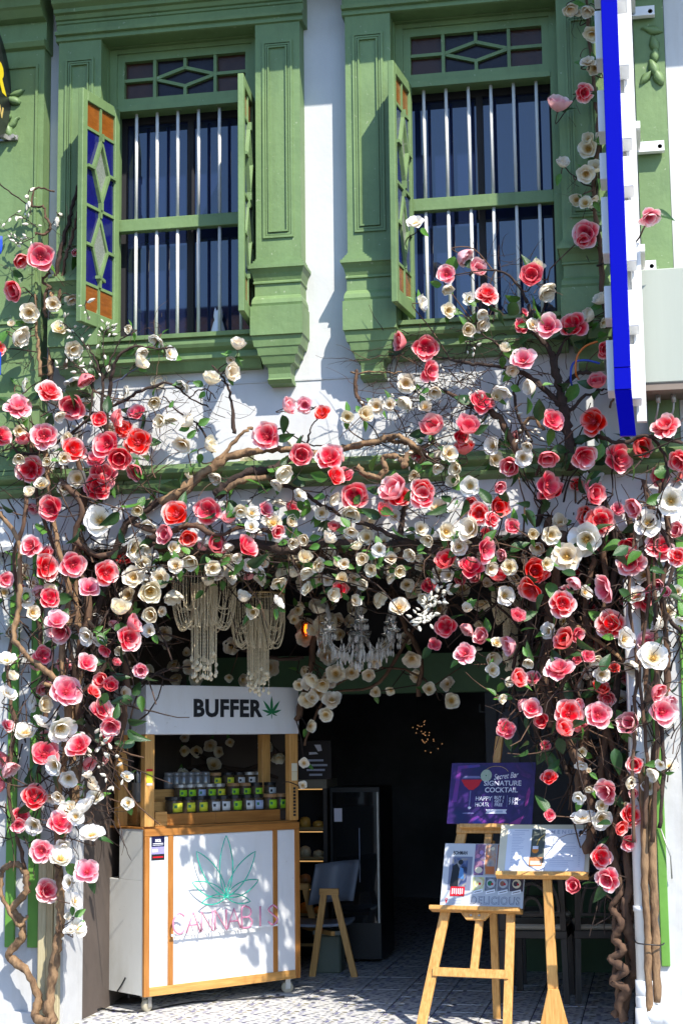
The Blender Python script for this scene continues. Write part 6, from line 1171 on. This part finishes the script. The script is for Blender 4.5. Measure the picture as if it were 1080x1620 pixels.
# flowers with their stalks and leaves
rg = random.Random(21)
DEP = {'left': (-.46, -.2), 'right': (-.45, -.12), 'arch': (-.46, -.24), 'upleft': (-.30, -.22), 'middle': (-.36, -.24), 'upright': (-.42, -.28), 'garland': (-.34, -.24), 'inner': (.85, 1.6), 'back': (2.35, 2.55)}
def place(me, root, o, p, n, size, roll, name):
    q = Vector(tuple(n)).to_track_quat('Z', 'Y') @ Quaternion((0, 0, 1), roll)
    ob = bpy.data.objects.new(name, me); COL.objects.link(ob); ob.parent = root
    ob.matrix_basis = Matrix.LocRotScale(Vector(tuple(map(float, p-o))), q, Vector((size, size, size))); return ob
NODE = {k: np.array(v['nodes']) for k, v in PL.items()}
seen = []
for (x, y, w, kd, fl) in RAW:
    if any(abs(x-a) < (11 if 'e' in fl else 16 if 'd' in fl else 6) and abs(y-b) < (11 if 'e' in fl else 16 if 'd' in fl else 6) for a, b in seen): continue
    seen.append((x, y)); k = plant_of(x, y, fl); pl = PL[k]; d0, d1 = DEP[k]
    Y = rg.uniform(d0, d1)
    if k == 'left' and y > 1180: Y = rg.uniform(-.40, -.24)
    if k == 'right' and y > 1180: Y = rg.uniform(-.25, -.05)
    if k in ('left', 'right') and 690 < y < 1180 and w < 27 and rg.random() < .4: Y += .25
    if 'd' in fl: Y = rg.uniform(-.15, .25) if k != 'arch' else rg.uniform(-.36, .05)
    if 'e' in fl and k != 'arch': Y = rg.uniform(-.28, -.14)
    if k == 'garland' and x > 1000: Y = -.62
    if k == 'upright' and x > 900: Y = rg.uniform(-.36, -.28)
    if k == 'inner' and 440 < x < 560 and y > 1060: Y = rg.uniform(1.0, 1.4)
    if k == 'inner' and x < 445: Y = rg.uniform(1.1, 1.7)
    if k == 'arch' and y > 905: Y = rg.uniform(-.2, .1)
    p = P(x, y, Y); s = w*scale_at(p)*(1.17 if kd in 'rpl' else 1.20)
    view = CAM-p; view /= np.linalg.norm(view); rt = np.cross(view, (0, 0, 1)); rt /= np.linalg.norm(rt); up = np.cross(rt, view)
    th = rg.uniform(0, 6.283); tl = abs(rg.gauss(.40, .27))
    if 'c' in fl: tl = rg.uniform(.55, 1.25)
    if kd in 'wW' and w < 32 and fl == '': tl = rg.uniform(.2, 1.0); th = rg.uniform(-2.6, -.5) if rg.random() < .6 else th
    tl = min(tl, 1.35)
    view_t = view+np.array((.16, 0, .26)); view_t /= np.linalg.norm(view_t)
    if k in ('inner', 'back'): view_t = view
    n = view_t*math.cos(tl)+(rt*math.cos(th)+up*math.sin(th))*math.sin(tl)
    me = rg.choice(CUPS[kd] if 'c' in fl else FM[kd])
    if 'c' in fl: s *= 1.22
    p0 = p-n*s*.22
    ob = place(me, pl['root'], pl['o'], p0, n, s, rg.uniform(0, 6.28), 'flower')
    st = bpy.data.objects.new('stamen', ST['r' if kd in 'rpl' else 'w']); COL.objects.link(st); st.parent = ob
    # stalk back to the nearest branch
    nd = NODE[k]; dist = np.linalg.norm(nd-p0, axis=1)+np.random.uniform(0, .08, len(nd)); j = int(np.argmin(dist)); q = nd[j]
    if dist[j] > .55: q = p0-n*.2+np.array((rg.uniform(-.12, .12), .12, rg.uniform(-.15, .1)))
    cpts = crom([p0+n*s*.02, p0-n*s*.35, (p0-n*s*.5)*.5+q*.5+np.array((rg.gauss(0, .03), rg.gauss(0, .02), rg.gauss(0, .03))), q], 4)
    N = len(cpts); pl['tw'].tube(cpts, [.0024+.0022*i/N for i in range(N)], 5, False, 1 if rg.random() < .35 else 0)
    pl['tw'].lathe([(.2*s*.3, -.02*s), (.12*s, .03*s)], p0, 6, 0) if False else None
    # leaves
    nl = rg.choice((0, 1, 1, 1)) if k not in ('inner', 'back') else rg.choice((0, 0, 1))
    small = kd in 'wW' and w < 30
    for _ in range(nl+(1 if small and k in ('arch', 'middle', 'upright') else 0)):
        if pl['nl'] >= 240: break
        a = rg.uniform(0, 6.283); dr_ = (rt*math.cos(a)+up*math.sin(a))*.9-view*rg.uniform(0, .5)+view*.15; dr_ /= np.linalg.norm(dr_)
        lp0 = p0-n*s*.12+dr_*s*.20; nn = view*.7+np.array((rg.gauss(0, .5), rg.gauss(0, .2), rg.gauss(.4, .4))); nn -= dr_*np.dot(nn, dr_); nn /= np.linalg.norm(nn); xx_ = np.cross(dr_, nn)
        L_ = rg.uniform(.05, .08) if small else rg.uniform(.08, .13)
        me = LM[rg.choice((2, 3))] if (small or rg.random() < .22) else LM[rg.choice((0, 1))]
        ob2 = bpy.data.objects.new('leaf', me); COL.objects.link(ob2); ob2.parent = pl['root']; l0 = lp0-pl['o']
        ob2.matrix_basis = Matrix(((xx_[0]*L_, dr_[0]*L_, nn[0]*L_, l0[0]), (xx_[1]*L_, dr_[1]*L_, nn[1]*L_, l0[1]), (xx_[2]*L_, dr_[2]*L_, nn[2]*L_, l0[2]), (0, 0, 0, 1))); pl['nl'] += 1
# loose leaves in the tangles
def loose(k, x0, x1, y0, y1, d0, d1, n, seed, br=.3):
    r_ = random.Random(seed); pl = PL[k]
    for _ in range(n):
        if pl['nl'] >= 290: break
        p = P(r_.uniform(x0, x1), r_.uniform(y0, y1), r_.uniform(d0, d1)); q = Quaternion((r_.gauss(0, 1), r_.gauss(0, 1), r_.gauss(0, 1), r_.gauss(0, 1))).normalized(); L_ = r_.uniform(.08, .15)
        ob = bpy.data.objects.new('leaf', LM[r_.choice((2, 3)) if r_.random() < br else r_.choice((0, 1))]); COL.objects.link(ob); ob.parent = pl['root']; ob.matrix_basis = Matrix.LocRotScale(Vector(tuple(map(float, p-pl['o']))), q, Vector((L_, L_, L_))); pl['nl'] += 1
loose('arch', 220, 800, 740, 900, -.4, -.05, 45, 31); loose('right', 810, 1070, 700, 1200, -.4, .05, 60, 32); loose('left', 10, 230, 640, 1250, -.4, 0, 50, 33); loose('upright', 700, 960, 420, 720, -.35, -.2, 26, 34)
# white buds on thin twigs
def buds(k, pts, n, seed, spread=.05, sz=.020):
    r_ = random.Random(seed); pl = PL[k]; cp = crom([P(*q) for q in pts], 8); pl['tw'].tube(cp, .0028, 5, False)
    for i in range(n):
        p = cp[r_.randrange(2, len(cp))]; d = np.array((r_.gauss(0, 1), r_.gauss(-.3, .6), r_.gauss(.1, 1))); d /= np.linalg.norm(d); L_ = r_.uniform(.4, 1)*spread; e = p+d*L_
        pl['tw'].tube([p, p+d*L_*.5+np.array((0, 0, .004)), e], .0016, 4, False); a = r_.uniform(.7, 1.4)*sz; t = d; s_ = np.cross(t, (.3, .5, .8)); s_ /= np.linalg.norm(s_); u2_ = np.cross(t, s_)
        V = []; 
        for (rr, zz) in ((.16, 0), (.30, .35), (.22, .75), (.02, 1.15)):
            for q in range(6): V.append(e+t*zz*a+(s_*math.cos(1.047*q)+u2_*math.sin(1.047*q))*rr*a)
        F = [(j*6+q, j*6+(q+1) % 6, (j+1)*6+(q+1) % 6, (j+1)*6+q) for j in range(3) for q in range(6)]; pl['buds'].add(V, F)
for i, (k, pts, n, sp, sz) in enumerate((('arch', [(700, 930, -.2), (680, 950, -.25), (660, 985, -.3)], 40, .045, .030), ('arch', [(720, 925, -.2), (690, 950, -.25), (672, 985, -.3)], 30, .045, .028), ('left', [(140, 1160, -.3), (170, 1190, -.35), (212, 1205, -.4)], 12, .05, .03), ('left', [(130, 1170, -.3), (165, 1220, -.35), (190, 1250, -.4)], 12, .05, .03), ('arch', [(215, 890, -.3), (240, 905, -.3), (280, 900, -.3)], 26, .05, .022), ('arch', [(225, 930, -.3), (250, 915, -.3), (290, 925, -.3)], 16, .05, .022),
    ('upleft', [(60, 360, -.2), (30, 340, -.2), (15, 345, -.2)], 10, .05, .028), ('upleft', [(55, 375, -.2), (30, 385, -.2), (15, 375, -.2)], 14, .05, .022), ('upleft', [(50, 340, -.2), (45, 310, -.2), (48, 300, -.2)], 4, .03, .04), ('upleft', [(70, 370, -.2), (90, 345, -.2), (90, 335, -.2)], 3, .02, .04), ('middle', [(155, 590, -.25), (130, 540, -.28), (100, 510, -.28)], 16, .06, .024), ('middle', [(165, 580, -.25), (165, 530, -.28), (185, 515, -.28)], 18, .06, .022), ('middle', [(150, 600, -.25), (120, 580, -.28), (95, 585, -.28)], 14, .06, .022), ('middle', [(140, 500, -.45), (135, 485, -.45), (137, 475, -.45)], 5, .03, .03),
    ('upright', [(735, 560, -.28), (740, 545, -.28), (750, 550, -.28)], 10, .05, .02), ('upright', [(700, 660, -.25), (770, 640, -.25), (800, 660, -.25)], 22, .09, .022), ('upright', [(640, 590, -.25), (700, 600, -.25), (760, 610, -.25)], 24, .09, .018), ('upright', [(820, 700, -.25), (830, 680, -.25), (850, 690, -.25)], 14, .06, .02), ('arch', [(560, 650, -.2), (620, 640, -.2), (690, 650, -.2)], 24, .08, .018), ('arch', [(440, 830, -.3), (420, 840, -.3), (380, 830, -.3)], 20, .06, .022), ('arch', [(600, 700, -.25), (650, 720, -.25), (690, 700, -.25)], 20, .08, .018))):
    buds(k, pts, n, 50+i, sp, sz)
# thin decorative wires
for i, (k, pts) in enumerate((('arch', [(520, 820, -.3), (580, 790, -.3), (640, 800, -.3), (700, 850, -.3), (800, 900, -.3)]), ('arch', [(560, 615, -.2), (620, 622, -.2), (700, 610, -.2)]), ('right', [(850, 960, -.3), (920, 930, -.3), (960, 970, -.3), (1000, 1010, -.3)]), ('arch', [(620, 700, -.3), (600, 760, -.3), (590, 780, -.3)]))):
    PL[k]['tw'].tube(crom([P(*q) for q in pts], 6, .004), .002, 4, False, 1)
for k, pl in PL.items():
    if pl['tw'].V: o = pl['tw'].build('twigs', [barkd, barkm], pl['root'], True); o['kind'] = 'stuff'
    if pl['buds'].V: o = pl['buds'].build('buds', budm, pl['root'], True); o['kind'] = 'stuff'
# cables by the blade sign
for lab, mt, pts in (('orange cable looping beside the blade sign', mat('orange_cable', (.62, .16, .02), .4), [(945, 540, -.3), (925, 548, -.3), (912, 565, -.3), (910, 590, -.3), (915, 600, -.2)]), ('blue cable curling beside the blade sign', mat('blue_cable', (.02, .06, .40), .4), [(948, 575, -.3), (925, 570, -.3), (906, 575, -.3), (902, 600, -.3), (908, 620, -.2)])):
    c = P(*pts[0]); q = empty('cable', tuple(map(float, c)), 0, lab, 'cable'); m = MB(c); m.tube(crom([P(*a) for a in pts], 6), .006, 6); m.build('cord', mt, q, True)
